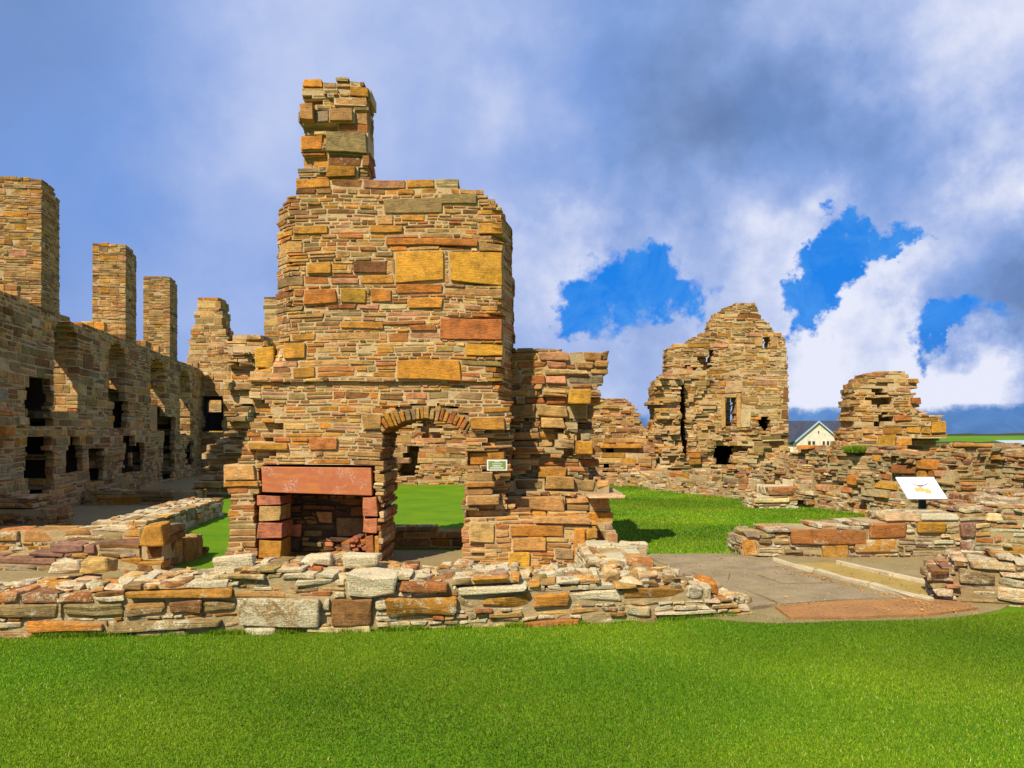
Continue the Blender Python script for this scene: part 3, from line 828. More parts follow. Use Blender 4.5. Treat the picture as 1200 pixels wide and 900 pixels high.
# ================================================================== 4. RIGHT SIDE
YR = 24.5
PRT = Plane(0, YR)
rt = empty('ruined_gable_tower', (PRT.uv(850, 508)[0], YR, 0), 'tall square ruin with rounded gable top and one small square window near the top right', 'ruin')
def rb(x0, y0, x1, y1, c, pr=.02, l=None):
    r_ = PRT.rect(x0, y0, x1, y1); return (*r_, c, pr) if l is None else (*r_, c, pr, l)
rpoly = PRT.pts([(752, 566), (754, 520), (759, 505), (765, 490), (763, 478), (757, 474), (763, 468), (764, 450), (774, 442), (781, 436), (781, 409), (792, 404), (804, 402), (816, 393), (830, 391),
                 (831, 378), (842, 367), (853, 359), (865, 355), (884, 354), (891, 367), (900, 378), (908, 388), (921, 396), (924, 440), (924, 566)])
def hr(x0, y0, x1, y1):
    a, b, c, d = PRT.rect(x0, y0, x1, y1); return [(a, c), (b, c), (b, d), (a, d)]
def rrel(u, v):  # thin wall: relief stays inside its thickness
    x = 600 + u / YR * 900; y = 508 - (v - EYE) / YR * 900
    if 848 < x < 872 and 521 < y < 530: return -.3
    if 820 < x < 831 and 418 < y < 435: return -.35
    if 805 < x < 813 and 428 < y < 437: return -.2
    if x < 796 and y > 445: return .45 + .07 * math.sin(y * .3) + .09 * math.sin(x * .35 + y * .13)
    if x < 832 and y > 440: return .06 * math.sin(y * .25 + x * .2) + .05
    if y > 505: return .1 * math.sin(y * .25 + x * .2) + .05
    return 0.0
rdark = []  # slit, hole and niche outlines, with the boxes added to darken them
for px_, rc in (([(798, 534), (794, 500), (794.5, 475), (795, 450), (801, 448), (802, 475), (802.5, 500), (805, 534)], (790, 444, 809, 538)),
                ([(838, 546), (837, 533), (839, 521), (862, 520), (861, 528), (858, 536), (859, 546)], (832, 516, 868, 549)),
                ([(889, 497), (889, 491), (894, 488), (901, 490), (903, 498), (902, 506), (897, 504)], (884, 484, 908, 509))):
    rdark.append((PRT.pts(px_), PRT.rect(*rc)))
def rthick(u, v):
    return .3 if any(a < u < b and c < v < d for _, (a, b, c, d) in rdark) else .6
M_SHADE2 = mortar_mat('tower_shade_dark', (.09, .07, .04))  # shade put into the colour of the boxes added behind these holes
for _, (a, b, c, d) in rdark:
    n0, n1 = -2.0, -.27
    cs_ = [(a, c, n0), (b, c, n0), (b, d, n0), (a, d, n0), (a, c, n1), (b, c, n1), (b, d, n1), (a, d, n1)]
    mesh_obj('dark_box', PRT.map(np.array(cs_)), [(0, 1, 2, 3), (0, 4, 5, 1), (1, 5, 6, 2), (2, 6, 7, 3), (3, 7, 4, 0)], M_SHADE2, rt)
masonry('wall', rpoly, warp(PRT, None), rt, thick=.6, thickf=rthick, seed=101, pal=P_RIGHT, hs=1.0, ws=1.0, mat=M_STONE_FAR, edge=.035, proud=.010, relief=rrel, blockp=.01, jit=.012, mort=M_MORT,
        holes=[hr(894, 394, 903, 407), hr(831, 410, 835, 422), hr(850, 466, 863, 500)] + [h_ for h_, *_ in rdark],
        blocks=[rb(885, 394, 893.5, 407, 'sand', .03), rb(903.5, 394, 911, 407, 'sand', .03), rb(806, 530, 820, 538, 'orange', .06), rb(803, 538, 820, 546, 'ochre', .06), rb(838, 548, 855, 553, 'grey', .05),
                rb(866, 478, 880, 502, 'light', .04), rb(850, 448, 870, 460, 'light', .03), rb(918, 450, 924, 470, 'brown', .02), rb(915, 478, 924, 492, 'brown', .02)])
wf = []
fa = PRT.rect(845, 461, 868, 502)
fbk = PRT.rect(850, 466, 863, 500)
for k, (a, b, c, d) in enumerate(((fa[0], fbk[0], fa[2], fa[3]), (fbk[1], fa[1], fa[2], fa[3]), (fbk[0], fbk[1], fbk[3], fa[3]))):
    wf.append((a, b, c, d, -.35, .05, 'sand', .1))
stones('window_surround', wf, PRT.map, rt, seed=102, r=.02, jit=.01)
stones('red_stone', [(*PRT.rect(805, 429, 813, 437), -.3, -.02, 'red', 0)], PRT.map, rt, seed=103)
stones('projecting_stone', [(*PRT.rect(756, 471, 770, 475), -.3, .5, 'tan', .2)], PRT.map, rt, seed=104)
# mossy inner wall seen through the tall window
Pin = Plane(0, YR + 2.6)
masonry('inner_wall', Pin.pts([(843, 505), (843, 455), (857, 455), (857, 505)]), Pin.map, rt, thick=.3, seed=105, pal=[('olive', 30), ('grey', 10)], hs=1.6, mat=M_STONE_FAR, blockp=0)

# north wall seen through the arch and right of the wing
YN = 24.2
PN = Plane(0, YN)
nw = empty('north_wall', (PN.uv(600, 508)[0], YN, 0), 'reddish ruined wall across the far side of the inner lawn, seen through the arch too', 'wall')
no_ = PN.rect(470, 523, 490, 560)
def nrel(u, v):
    x = 600 + u / YN * 900; y = 508 - (v - EYE) / YN * 900
    if no_[0] < u < no_[1] and no_[2] < v < no_[3]: return -.8
    if 704 < x < 712 and 538 < y < 553: return -.7
    if 704 < x < 714 and 525 < y < 533: return -.6
    if x < 540 and 490 < y < 515 and 495 < x < 515: return -.3
    return .03 * math.sin(x * .3 + y * .2) + (.25 if y > 522 else 0)
masonry('wall', PN.pts([(430, 572), (430, 470), (560, 462), (700, 466), (735, 467), (747, 480), (752, 496), (760, 512), (768, 516), (770, 572)]), warp(PN, None), nw, thick=.9, seed=111,
        pal=[('tan', 25), ('pink', 24), ('ochre', 14), ('rust', 10), ('sand', 16), ('brown', 8), ('light', 8)], hs=1.3, mat=M_STONE_FAR, relief=nrel, edge=.08, proud=.012, blockp=.01, mort=M_MORT)
stones('lintel', [(*PN.rect(701, 520, 750, 525), -.3, .4, 'ochre', .2)], PN.map, nw, seed=112)

# the long rubble wall from the far corner of the lawn to the right edge
ax_, ay_ = 3.3, 24.0
bx_, by_ = 8.75, 11.0
PW = Plane(ax_, ay_, bx_ - ax_, by_ - ay_)
def wpt(px, py):
    return PW.uv(px, py)
lw = empty('boundary_wall', (5.6, 18, 0), 'long rubble wall with ragged top curving from the far lawn corner to the right edge', 'wall')
LW = math.hypot(bx_ - ax_, by_ - ay_)
wtop = [wpt(*p) for p in [(1290, 508), (1230, 524), (1200, 527), (1160, 524), (1140, 516), (1108, 517), (1090, 527), (1040, 527), (1000, 522), (960, 526), (940, 520), (925, 530), (900, 540), (880, 546), (850, 550), (820, 552), (790, 553), (760, 551), (745, 556), (728, 556)]]
def wrel(u, v):
    return .07 * math.sin(u * 3.1 + v * 5) + .05 * math.sin(u * 7.7 + 2) + max(0, .5 - v) * .5 * (u < 8)
masonry('wall', [(wtop[-1][0], -.1), (wtop[0][0], -.1)] + wtop, warp(PW, None), lw, thick=.8, seed=121, pal=P_RUBBLE, hs=1.15, ws=.9, mat=M_LICH, relief=wrel, edge=.06, proud=.018, jit=.015, r=.018, amp=.008,
        hi=True, blockp=.02, mort=M_MORT3, fill=False, lich=lambda u, v, rng: rng.random() * (.9 if v < .6 else .6),
        blocks=[(*PW.rect(1046, 541, 1075, 552), 'rust', .05, .1), (*PW.rect(1076, 539, 1104, 552), 'orange', .05, .1), (*PW.rect(1026, 562, 1052, 572), 'ochre', .04, .1), (*PW.rect(993, 558, 1007, 570), 'orange', .05, .1),
                (*PW.rect(1075, 552, 1088, 560), 'ochre', .04, .1), (*PW.rect(1088, 552, 1100, 560), 'rust', .04, .1), (*PW.rect(1128, 570, 1145, 578), 'rust', .04, .1), (*PW.rect(920, 558, 933, 570), 'light', .04, .8),
                (*PW.rect(936, 521, 957, 527), 'orange', .05, .0), (*PW.rect(922, 528, 936, 533), 'orange', .05, .0), (*PW.rect(1031, 556, 1042, 561), 'rust', .03), (*PW.rect(1114, 520, 1160, 527), 'ochre', .05, .2)])
# end of the low footing on the lawn
P88 = Plane(0, 16.4)
lowwall('footing', 'lichened footing stones jutting onto the inner lawn before the boundary wall', P88, P88.pts([(884, 597), (884, 579), (900, 575), (930, 574), (936, 597)]), 122, thick=.8, hs=1.2, lichv=.8)

# the fin of wall above it
YF = 16.8
PFN = Plane(0, YF)
fn = empty('wall_fin', (PFN.uv(1045, 508)[0], YF, 0), 'tall isolated fragment of wall with curved left shoulder and bright orange blocks at its foot', 'ruin')
def nb(x0, y0, x1, y1, c, pr=.03, l=.1):
    return (*PFN.rect(x0, y0, x1, y1), c, pr, l)
def frel(u, v):
    x = 600 + u / YF * 900; y = 508 - (v - EYE) / YF * 900
    if y > 512 and x > 1060: return -.25
    if 1028 < x < 1034 + max(0, (y - 472)) * .35 and 454 < y < 498: return -.3
    if y > 528: return .05
    if x > 1034 and y < 500: return .05
    return 0.0
masonry('wall', PFN.pts([(986, 590), (987, 540), (990, 516), (997, 500), (1000, 480), (1000, 462), (1006, 448), (1015, 440), (1032, 436), (1058, 435), (1064, 442), (1074, 445), (1072, 452), (1068, 460), (1074, 470), (1076, 480),
                         (1088, 486), (1104, 487), (1106, 494), (1108, 512), (1108, 590)]), warp(PFN, None), fn, thick=.7, seed=131, pal=P_RIGHT, hs=1.15, ws=.9, mat=M_STONE, relief=frel,
        edge=.06, proud=.012, jit=.010, hi=True, blockp=.02,
        blocks=[nb(1034, 500, 1058, 510, 'ochre'), nb(1061, 497, 1079, 510, 'yellow'), nb(1079, 499, 1090, 509, 'ochre'), nb(1090, 495, 1108, 510, 'yellow', .05), nb(1028, 511, 1048, 525, 'yellow', .06), nb(1052, 515, 1068, 525, 'ochre'),
                nb(1046, 487, 1064, 495, 'rust'), nb(1054, 489, 1066, 496, 'orange'), nb(1000, 505, 1010, 514, 'tan'), nb(1010, 503, 1024, 511, 'tan'), nb(1062, 443, 1074, 450, 'ochre', .06), nb(1064, 466, 1076, 472, 'rust', .08)])

# path wall, to the right of the paving
YPW = 9.9
PPW = Plane(0, YPW)
def pb(x0, y0, x1, y1, c, pr=.03, l=.4): return (*PPW.rect(x0, y0, x1, y1), c, pr, l)
e = empty('path_wall', (PPW.uv(1030, 508)[0], YPW, 0), 'low wall beside the gravel channel with long rust coloured blocks on top', 'wall')
masonry('wall', PPW.pts([(868, 660), (870, 630), (886, 623), (922, 621), (1000, 612), (1036, 606), (1110, 605), (1125, 600), (1160, 596), (1250, 590), (1250, 660)]), warp(PPW, None), e, thick=.6, seed=141, pal=[('grey', 26), ('olive', 22), ('plum', 10), ('rust', 10), ('tan', 14), ('light', 14)],
        hs=.9, mat=M_LICH, mort=M_MORT3, hi=True, edge=.04, proud=.02, jit=.014, r=.018, amp=.008, blockp=.02, fill=True, lich=lambda u, v, rng: rng.random() * 1.0,
        blocks=[pb(926, 618, 1016, 637, 'rust', .04, .35), pb(1017, 608, 1060, 628, 'rust', .04, .4), pb(1073, 607, 1109, 627, 'yellow', .05, .35), pb(1000, 634, 1052, 648, 'ochre', .03, .6), pb(962, 638, 994, 660, 'ochre', .03, .5),
                pb(870, 630, 888, 655, 'ochre', .03, .5), pb(1124, 612, 1142, 632, 'plum', .04, .5), pb(1124, 634, 1142, 655, 'plum', .04, .5), pb(1180, 640, 1200, 655, 'ochre', .03)])
PMS = Plane(0, 10.9)
lowwall('heap_wall', 'broad rubble footing filling the ground behind the path wall at right', PMS, PMS.pts([(1118, 620), (1122, 596), (1150, 585), (1200, 580), (1260, 574), (1260, 620)]), 142, thick=1.0, lichv=.5, pal=P_RUBBLE)
# bottom right rubble wall
PBR = Plane(at(1100, 700, 7.3)[0], 7.35, 1.0, -.42)
def brt(px, py): return PBR.uv(px, py)
lowwall('corner_wall', 'ragged rubble wall end in the lower right corner beside the orange threshold slab', PBR,
        [brt(1098, 704), brt(1096, 690), brt(1086, 672), brt(1104, 664), brt(1122, 656), brt(1180, 655), brt(1260, 662), brt(1330, 664), brt(1330, 760), brt(1098, 706)], 151, thick=.6, hs=.85, lichv=.6, pal=P_RUBBLE, proud=.035, jit=.02, mort=M_MORT2,
        blocks=[(*PBR.rect(1134, 659, 1190, 669), 'light', .04, .7), (*PBR.rect(1120, 671, 1170, 684), 'olive', .06, .6), (*PBR.rect(1090, 672, 1112, 676), 'brown', .1, .2), (*PBR.rect(1170, 688, 1210, 700), 'light', .04, .8)])

# interpretation panel
M_PANEL, nt_, b_ = newmat('panel_face'); g = NT(nt_)
v_ = g.coord(kind='Generated')
b_.inputs['Base Color'].default_value = (.70, .70, .68, 1); b_.inputs['Roughness'].default_value = .3
M_POST, nt_, b_ = newmat('dark_post'); b_.inputs['Base Color'].default_value = (.03, .035, .03, 1); b_.inputs['Roughness'].default_value = .5
def flatmat(name, c, r=.6):
    m, nt, b = newmat(name); b.inputs['Base Color'].default_value = (*c, 1); b.inputs['Roughness'].default_value = r; return m
sg = empty('information_panel', (5.73, 10.75, 0), 'tilted white information panel with a faint drawing on a dark post above the path wall', 'sign')
A = Vector((5.46, 10.93, .98)); Bv = Vector((6.0, 10.93, .98)); Cv = Vector((6.0, 10.58, .70)); Dv = Vector((5.46, 10.58, .70))
nrm = (Bv - A).cross(Dv - A).normalized()
if nrm.y > 0: nrm = -nrm
nrm = Vector((0, -(.98 - .70), .35)).normalized()
def slab(name, pts, t, mat, parent):
    up = [p for p in pts]; dn = [p - nrm * t for p in pts]
    V = [tuple(p) for p in up + dn]; n = len(pts)
    Fs = [tuple(range(n)), tuple(range(2 * n - 1, n - 1, -1))] + [(i, i + n, (i + 1) % n + n, (i + 1) % n) for i in range(n)]
    return mesh_obj(name, V, Fs, mat, parent)
slab('panel', [A, Dv, Cv, Bv], .018, M_PANEL, sg)
def pp(s, t, k=.0015): return A + (Bv - A) * s + (Dv - A) * t + nrm * k
M_INK = flatmat('panel_ink', (.12, .07, .06)); M_INKY = flatmat('panel_yellow_wash', (.50, .33, .10)); M_INKP = flatmat('panel_pale_pink', (.35, .18, .14))
def blob(cx, cy, rx, ry, n=14, k=.0015, seed=0):
    q_ = random.Random(seed); return [pp(cx + rx * math.cos(a) * q_.uniform(.75, 1.1), cy + ry * math.sin(a) * q_.uniform(.75, 1.1), k) for a in np.linspace(2 * math.pi, 0, n, endpoint=False)]
dr = slab('drawing', blob(.47, .58, .10, .13, k=.002, seed=1), .001, M_INKY, sg)
for i, (cx, cy, rx, ry, m_) in enumerate([(.62, .66, .1, .13, M_INKY), (.35, .6, .07, .1, M_INKY), (.5, .42, .09, .05, M_INKP)]):
    slab('drawing', blob(cx, cy, rx, ry, k=.003 + i * .0006, seed=i + 3), .001, m_, sg)
for i, (s0, t0, s1, t1) in enumerate([(.32, .3, .44, .38), (.6, .38, .74, .3), (.44, .38, .6, .38)]):
    slab('drawing', [pp(s0, t0, .0056), pp(s0, t0 + .025, .0056), pp(s1, t1 + .03, .0056), pp(s1, t1, .0056)], .001, M_INK, sg)
P_, F_ = box_mesh([(5.70, 5.78, 10.72, 10.78, 0, .80), (5.58, 5.88, 10.70, 10.76, .74, .77)])
mesh_obj('post', P_, F_, M_POST, sg)

# ================================================================== 5. GROUND
def lawnmat(name, c1, c2, c3, scale=1.0, bs=.6):
    m, nt, b = newmat(name); g = NT(nt); v = g.coord()
    n1 = g.noise(v, .9 * scale, 5, .6); n2 = g.noise(v, 45 * scale, 4, .8); n3 = g.noise(v, 7 * scale, 4, .7)
    c = g.mix(g.mrange(n1, .35, .65, 0, 1), c1, c2)
    c = g.mix(g.mrange(n3, .45, .7, 0, .7), c, c3)
    c = g.mix(.85, c, g.ramp(n2, [(.3, (.45, .5, .4)), (.5, (1, 1, 1)), (.7, (1.6, 1.5, 1.4))]), 'MULTIPLY')
    g.l(c, b.inputs['Base Color']); b.inputs['Roughness'].default_value = .9; b.inputs['Specular IOR Level'].default_value = .05
    g.l(g.bump(g.math('ADD', n2, g.math('MULTIPLY', n3, .5)), bs, .03), b.inputs['Normal'])
    return m
M_LAWN = lawnmat('lawn', (.070, .175, .006), (.125, .225, .008), (.14, .21, .010))
M_FIELD = lawnmat('far_field', (.07, .16, .008), (.11, .22, .01), (.12, .2, .015), .05)
# one sheet out to the horizon, dipping beyond the ruins and rising to low hills
def gh(x, y):
    d = math.hypot(x, y)
    z = 0.0
    if d > 38: z = -3.2 * min(1, (d - 38) / 40)
    if d > 130: z += min(1, (d - 130) / 400) * 3.9
    if d > 700: z += .8 * math.sin(x * .004) - min(1, (d - 700) / 2500) * 6
    return z
rad = [0, 2, 4, 6, 8, 12, 18, 26, 34, 38, 45, 55, 68, 80, 105, 130, 180, 260, 380, 530, 700, 1000, 1800, 4000]
na = 96
V = [(0, 0, 0)]; Fs = []
for i, r0 in enumerate(rad[1:]):
    for k in range(na):
        a = 2 * math.pi * k / na; x, y = r0 * math.cos(a), r0 * math.sin(a); V.append((x, y, gh(x, y)))
for k in range(na): Fs.append((0, 1 + k, 1 + (k + 1) % na))
for i in range(len(rad) - 2):
    for k in range(na):
        a = 1 + i * na + k; b = 1 + i * na + (k + 1) % na; Fs.append((a, a + na, b + na, b))
mi = []
for f in Fs:
    c = [sum(V[i][j] for i in f) / len(f) for j in range(2)]
    mi.append(1 if math.hypot(*c) > 45 else 0)
o = mesh_obj('lawn', V, Fs, [M_LAWN, M_FIELD], mi=mi, smooth=True); tag(o, kind='structure')

def sheet(name, pts, z, mat, thick=.05, jag=0, seed=0):
    """thin ground sheet with an uneven outline"""
    q_ = random.Random(seed); out = []
    n = len(pts)
    for i in range(n):
        (x0, y0), (x1, y1) = pts[i], pts[(i + 1) % n]
        m = max(1, int(math.hypot(x1 - x0, y1 - y0) / .25)) if jag else 1
        for k in range(m):
            t = k / m; out.append((x0 + (x1 - x0) * t + q_.uniform(-jag, jag), y0 + (y1 - y0) * t + q_.uniform(-jag, jag)))
    n = len(out)
    V = [(x, y, z) for x, y in out] + [(x, y, z - thick) for x, y in out]
    Fs = [tuple(range(n)), tuple(range(2 * n - 1, n - 1, -1))] + [(i, i + n, (i + 1) % n + n, (i + 1) % n) for i in range(n)]
    return mesh_obj(name, V, Fs, mat)
def gp(px, py, z=0.0):
    a, b, c = ray(px, py); s = (z - EYE) / c
    return a * s, b * s
def earthmat(name, c1, c2, c3, sc=1.0, bd=.02, cracks=False):
    m, nt, b = newmat(name); g = NT(nt); v = g.coord()
    n1 = g.noise(v, 2.2 * sc, 6, .65); n2 = g.noise(v, 30 * sc, 5, .75); n3 = g.noise(v, 120 * sc, 2, .8)
    c = g.mix(g.mrange(n1, .35, .65, 0, 1), c1, c2)
    c = g.mix(g.mrange(n2, .5, .7, 0, .8), c, c3)
    c = g.mix(.6, c, g.ramp(n3, [(.3, (.5, .5, .5)), (.5, (1, 1, 1)), (.7, (1.5, 1.5, 1.5))]), 'MULTIPLY')
    g.l(c, b.inputs['Base Color']); b.inputs['Roughness'].default_value = .95
    g.l(g.bump(g.math('ADD', n2, n1), .8, bd), b.inputs['Normal'])
    return m
M_EARTH = earthmat('trodden_earth', (.23, .17, .07), (.30, .22, .095), (.16, .13, .05))
M_GRAV = earthmat('yellow_gravel', (.34, .22, .05), (.44, .30, .07), (.52, .38, .14), 2.0, .03)
M_FLAG = earthmat('grey_flagstone', (.20, .15, .08), (.31, .23, .12), (.39, .295, .165), 1.3, .02)
M_THR = earthmat('orange_slab', (.27, .125, .045), (.38, .175, .05), (.45, .26, .09), 1.3, .02)
M_KERB = earthmat('pale_kerb', (.40, .32, .19), (.50, .41, .26), (.58, .49, .33), 2.5, .015)
# earth floors (inside the range, the tower room)
o = sheet('earth_floor', [(-6.35, 6.5), (1.25, 6.5), (1.25, 9.3), (ux(560), 9.25), (ux(560), 10.5), (ux(440), 10.5), (ux(440), 9.3), (ux(262), 9.3), (ux(240), 8.9), (-4.0, 9.2), (-4.6, 10.2), (-5.2, 12.0), (-5.9, 15.3), (-8.0, 20), (-11.9, 30), (-12.5, 30), (-11.3, 24), (-8.9, 12.5), (-8.5, 10)], .004, M_EARTH, jag=.05, seed=1)
tag(o, kind='structure')
# paving in front of the inner lawn
pa = [gp(752, 651), gp(872, 650), gp(905, 656), gp(1100, 706), gp(1000, 712), gp(905, 722), gp(830, 700), gp(770, 680)]
o = sheet('bedding_earth', [gp(748, 652), gp(872, 650), gp(1000, 650), gp(1110, 655), gp(1200, 662), gp(1175, 716), gp(1120, 724), gp(920, 731), gp(800, 725), gp(730, 690)], .008, M_EARTH, jag=.04, seed=2)
tag(o, kind='structure')
def flags(px_list, z, mat, seed, name='paving_slab', lab=None):
    pts = [gp(*p) for p in px_list]
    o = sheet(name, pts, z, mat, .06, .012, seed)
    return o
slabs = [
    ([(752, 652), (870, 651), (902, 659), (984, 685.5), (918, 686.5), (881, 673.5), (858, 672.5), (790, 668)], 'far grey paving slab next to the inner lawn edge'),
    ([(857, 674.5), (880, 675.3), (917, 688.5), (990, 687.3), (1066, 704), (990, 706), (916, 711.5), (878, 696), (852, 689)], 'large nearest grey paving slab behind the orange threshold'),
    ([(788, 669.5), (855.5, 674.3), (850, 689.5), (875, 697), (908, 712), (880, 716), (800, 694)], 'grey slab between the front wall end and the cracks')]
for i, (pl, lab) in enumerate(slabs):
    o = flags(pl, .03 + .004 * i, M_FLAG, 20 + i); tag(o, lab, 'paving slab', 'grey paving slabs beyond the threshold')
o = flags([(908, 714), (960, 709), (1070, 704), (1125, 708), (1148, 716), (1100, 722), (1000, 727), (925, 727)], .03, M_THR, 30, 'threshold_slab')
tag(o, 'long orange brown threshold slab at the edge of the front lawn', 'paving slab')
rg_ = np.random.default_rng(77); its = []
for k in range(420):
    if k < 70: px, py = rg_.uniform(860, 1150), 0; py = np.interp(px, [860, 1150], [716, 724]) + rg_.normal(0, 3.5) - 4
    elif k < 260: px = rg_.uniform(905, 1090); py = np.interp(px, [905, 1090], [664, 712]) + abs(rg_.normal(0, 3))
    else: px, py = rg_.uniform(760, 1120), rg_.uniform(653, 716)
    x, y = gp(px, py); d = rg_.uniform(.002, .006) * (1 + (rg_.random() < .04) * 2)
    its.append((x, x + d * 2.2, .036, .036 + d, YT - y - d, YT - y + d, 'sand' if rg_.random() < .6 else 'tan', .3))
o = stones('stone_chips', its, PT.map, None, seed=78, mat=M_STONE, r=.004, jit=.004, hi=False, amp=.002, loc=(3, 8, .03))
tag(o, 'scattered grit and small stone chips on the paving and threshold', 'stone chips', kind='stuff')
def kerb(name, p0, p1, lab, w=.07):
    a = gp(*p0); b = gp(*p1); pl = Plane(a[0], a[1], b[0] - a[0], b[1] - a[1]); L = math.hypot(b[0] - a[0], b[1] - a[1])
    its = []; u = 0; q_ = random.Random(int(p0[0]))
    while u < L - .05:
        w_ = min(q_.uniform(.5, .9), L - u); its.append((u + .004, u + w_ - .004, -.04, .06, -w, 0, 'light', .3)); u += w_
    o = stones(name, its, pl.map, None, seed=int(p0[0]), mat=M_KERB, r=.012, jit=.009, amp=.006, loc=((a[0] + b[0]) / 2, (a[1] + b[1]) / 2, 0))
    return tag(o, lab, 'kerb')
kerb('kerb', (904, 659), (1088, 708), 'pale stone kerb on the near side of the gravel channel')
kerb('kerb', (978, 662), (1118, 694), 'pale stone kerb on the far side of the gravel channel')
o = sheet('gravel', [gp(930, 662), gp(975, 660), gp(1116, 694), gp(1088, 706)], .016, M_GRAV, jag=.01, seed=4); tag(o, kind='structure')

# grass blades of the front lawn
def blades(name, n, region, hmin, hmax, wmul, seed, mats):
    rg = np.random.default_rng(seed)
    X, Y = region(rg, n); n = len(X)
    H = rg.uniform(hmin, hmax, n); A_ = rg.uniform(0, 2 * np.pi, n); W = rg.uniform(.0016, .003, n) * wmul
    L = rg.uniform(0, .9, n) * H; LA = rg.uniform(0, 2 * np.pi, n)
    Z0 = np.zeros(n)
    wx, wy = np.cos(A_) * W, np.sin(A_) * W
    V = np.zeros((n, 3, 3))
    V[:, 0] = np.stack([X - wx, Y - wy, Z0], 1); V[:, 1] = np.stack([X + wx, Y + wy, Z0], 1)
    V[:, 2] = np.stack([X + L * np.cos(LA), Y + L * np.sin(LA), H], 1)
    pat = .5 + .5 * np.sin(X * 1.7 + 1.1 * np.sin(Y * 1.3)) * np.sin(Y * 2.1 + .8 * np.sin(X * .9))
    t = np.clip(pat * .8 + .1 + rg.normal(0, .3, n), 0, 1)[:, None]
    c = (1 - t) * np.array([[.075, .205, .005]]) + t * np.array([[.235, .315, .010]])
    dry = rg.random(n) < .04; c[dry] = (.42, .36, .12)
    c *= (rg.uniform(.45, 1.55, n) * (.93 + .30 * np.sin(X * .8 + 2) * np.sin(Y * 1.1 + X * .3) + .1 * np.sin(X * 2.9 + Y) * np.sin(Y * 3.7 - X * .6)))[:, None]
    cols = np.repeat(np.hstack([c, np.ones((n, 1))]), 3, axis=0)
    o = mesh_obj(name, V.reshape(-1, 3), np.arange(n * 3).reshape(-1, 3), mats, colors=cols)
    return o
M_BLADE, nt_, b_ = newmat('grass_blade'); g = NT(nt_)
at__ = g.n('ShaderNodeAttribute', attribute_name='Col'); g.l(at__.outputs['Color'], b_.inputs['Base Color'])
b_.inputs['Roughness'].default_value = .6; b_.inputs['Specular IOR Level'].default_value = .15
tr = g.n('ShaderNodeBsdfTranslucent'); g.l(at__.outputs['Color'], tr.inputs['Color'])
ms = g.n('ShaderNodeMixShader'); ms.inputs[0].default_value = .3
g.l(b_.outputs[0], ms.inputs[1]); g.l(tr.outputs[0], ms.inputs[2]); g.l(ms.outputs[0], nt_.nodes['Material Output'].inputs['Surface'])
def front_region(rg, n):
    Y = 3.2 + (7.4 - 3.2) * rg.random(n) ** .9; X = rg.uniform(-1, 1, n) * (Y * .70 + 1.8)
    px = 600 + X / Y * 900
    lim = np.interp(px, [-400, 0, 400, 640, 760, 880, 905, 1000, 1120, 1200, 1400], [6.0, 6.02, 6.2, 6.4, 6.55, 6.8, 6.62, 6.62, 6.72, 6.85, 6.95]) + .02 + .025 * np.sin(X * 9) * np.sin(X * 23 + 1)
    k = Y < lim
    return X[k], Y[k]
o = blades('grass', 720000, front_region, .006, .019, 1.0, 5, M_BLADE); tag(o, 'short mown bright green grass of the front lawn', 'grass', kind='stuff')
def inner_region(rg, n):
    P0 = np.array([gp(722, 570), gp(1040, 606), gp(870, 648), gp(745, 650)])
    Y = rg.uniform(9.8, 24, n); X = rg.uniform(.9, 7.4, n)
    a, b = P0[0], P0[1]
    s = (b[0] - a[0]) * (Y - a[1]) - (b[1] - a[1]) * (X - a[0])
    k = (s < 0) & ~((X > 2.9) & (Y < 10.6)) & ~((Y < 10.15) & (X > 1.5))
    return X[k], Y[k]
o = blades('inner_grass', 160000, inner_region, .01, .03, 3.0, 6, M_BLADE); tag(o, 'bright green grass of the inner lawn between the ruins', 'grass', kind='stuff')
def foot_region(rg, n):
    px = rg.uniform(-60, 880, n); Y = np.interp(px, [-100, 0, 400, 640, 760, 880], [6.0, 6.02, 6.2, 6.4, 6.55, 6.8])
    X = (px - 600) / 900 * Y; k = np.sin(X * 5.1) + np.sin(X * 13.7 + 1) + rg.normal(0, .6, n) > .1
    return X[k], (Y - .012 - abs(rg.normal(0, .02, n)))[k]
o = blades('wall_foot_grass', 16000, foot_region, .02, .06, 1.3, 9, M_BLADE); tag(o, 'longer uncut grass growing along the foot of the front wall', 'grass', kind='stuff')
def edge_region(rg, n):
    t = rg.random(n); seg = rg.integers(0, 3, n)
    A0 = np.array([(3.42, 23.0), (1.2, 10.15), (3.0, 10.35)])[seg]; B0 = np.array([(7.2, 14.0), (1.45, 10.0), (3.05, 9.95)])[seg]
    X = A0[:, 0] * (1 - t) + B0[:, 0] * t; Y = A0[:, 1] * (1 - t) + B0[:, 1] * t
    k = np.sin(X * 4) + np.sin(X * 11.7 + 1) + rg.normal(0, .6, n) > -.2
    return (X + rg.normal(-.06, .1, n))[k], (Y - abs(rg.normal(0, .08, n)))[k]
o = blades('wall_foot_grass', 14000, edge_region, .03, .10, 3.0, 10, M_BLADE); tag(o, 'rough longer grass along the foot of the boundary wall round the inner lawn', 'grass', kind='stuff')
# grass tuft growing on the ledge below the fin
def tuft_region(rg, n):
    return rg.uniform(6.75, 7.25, n), 15.2 + (7.0 - 7.0) + rg.uniform(.0, .5, n)
tz = PFN.uv(1060, 541)[1]
o = blades('grass_tuft', 5000, tuft_region, .04, .16, 3, 7, M_BLADE); o.location.z = 1.22
tag(o, 'tuft of grass growing on the wall ledge under the orange blocks of the fin', 'grass', kind='stuff')

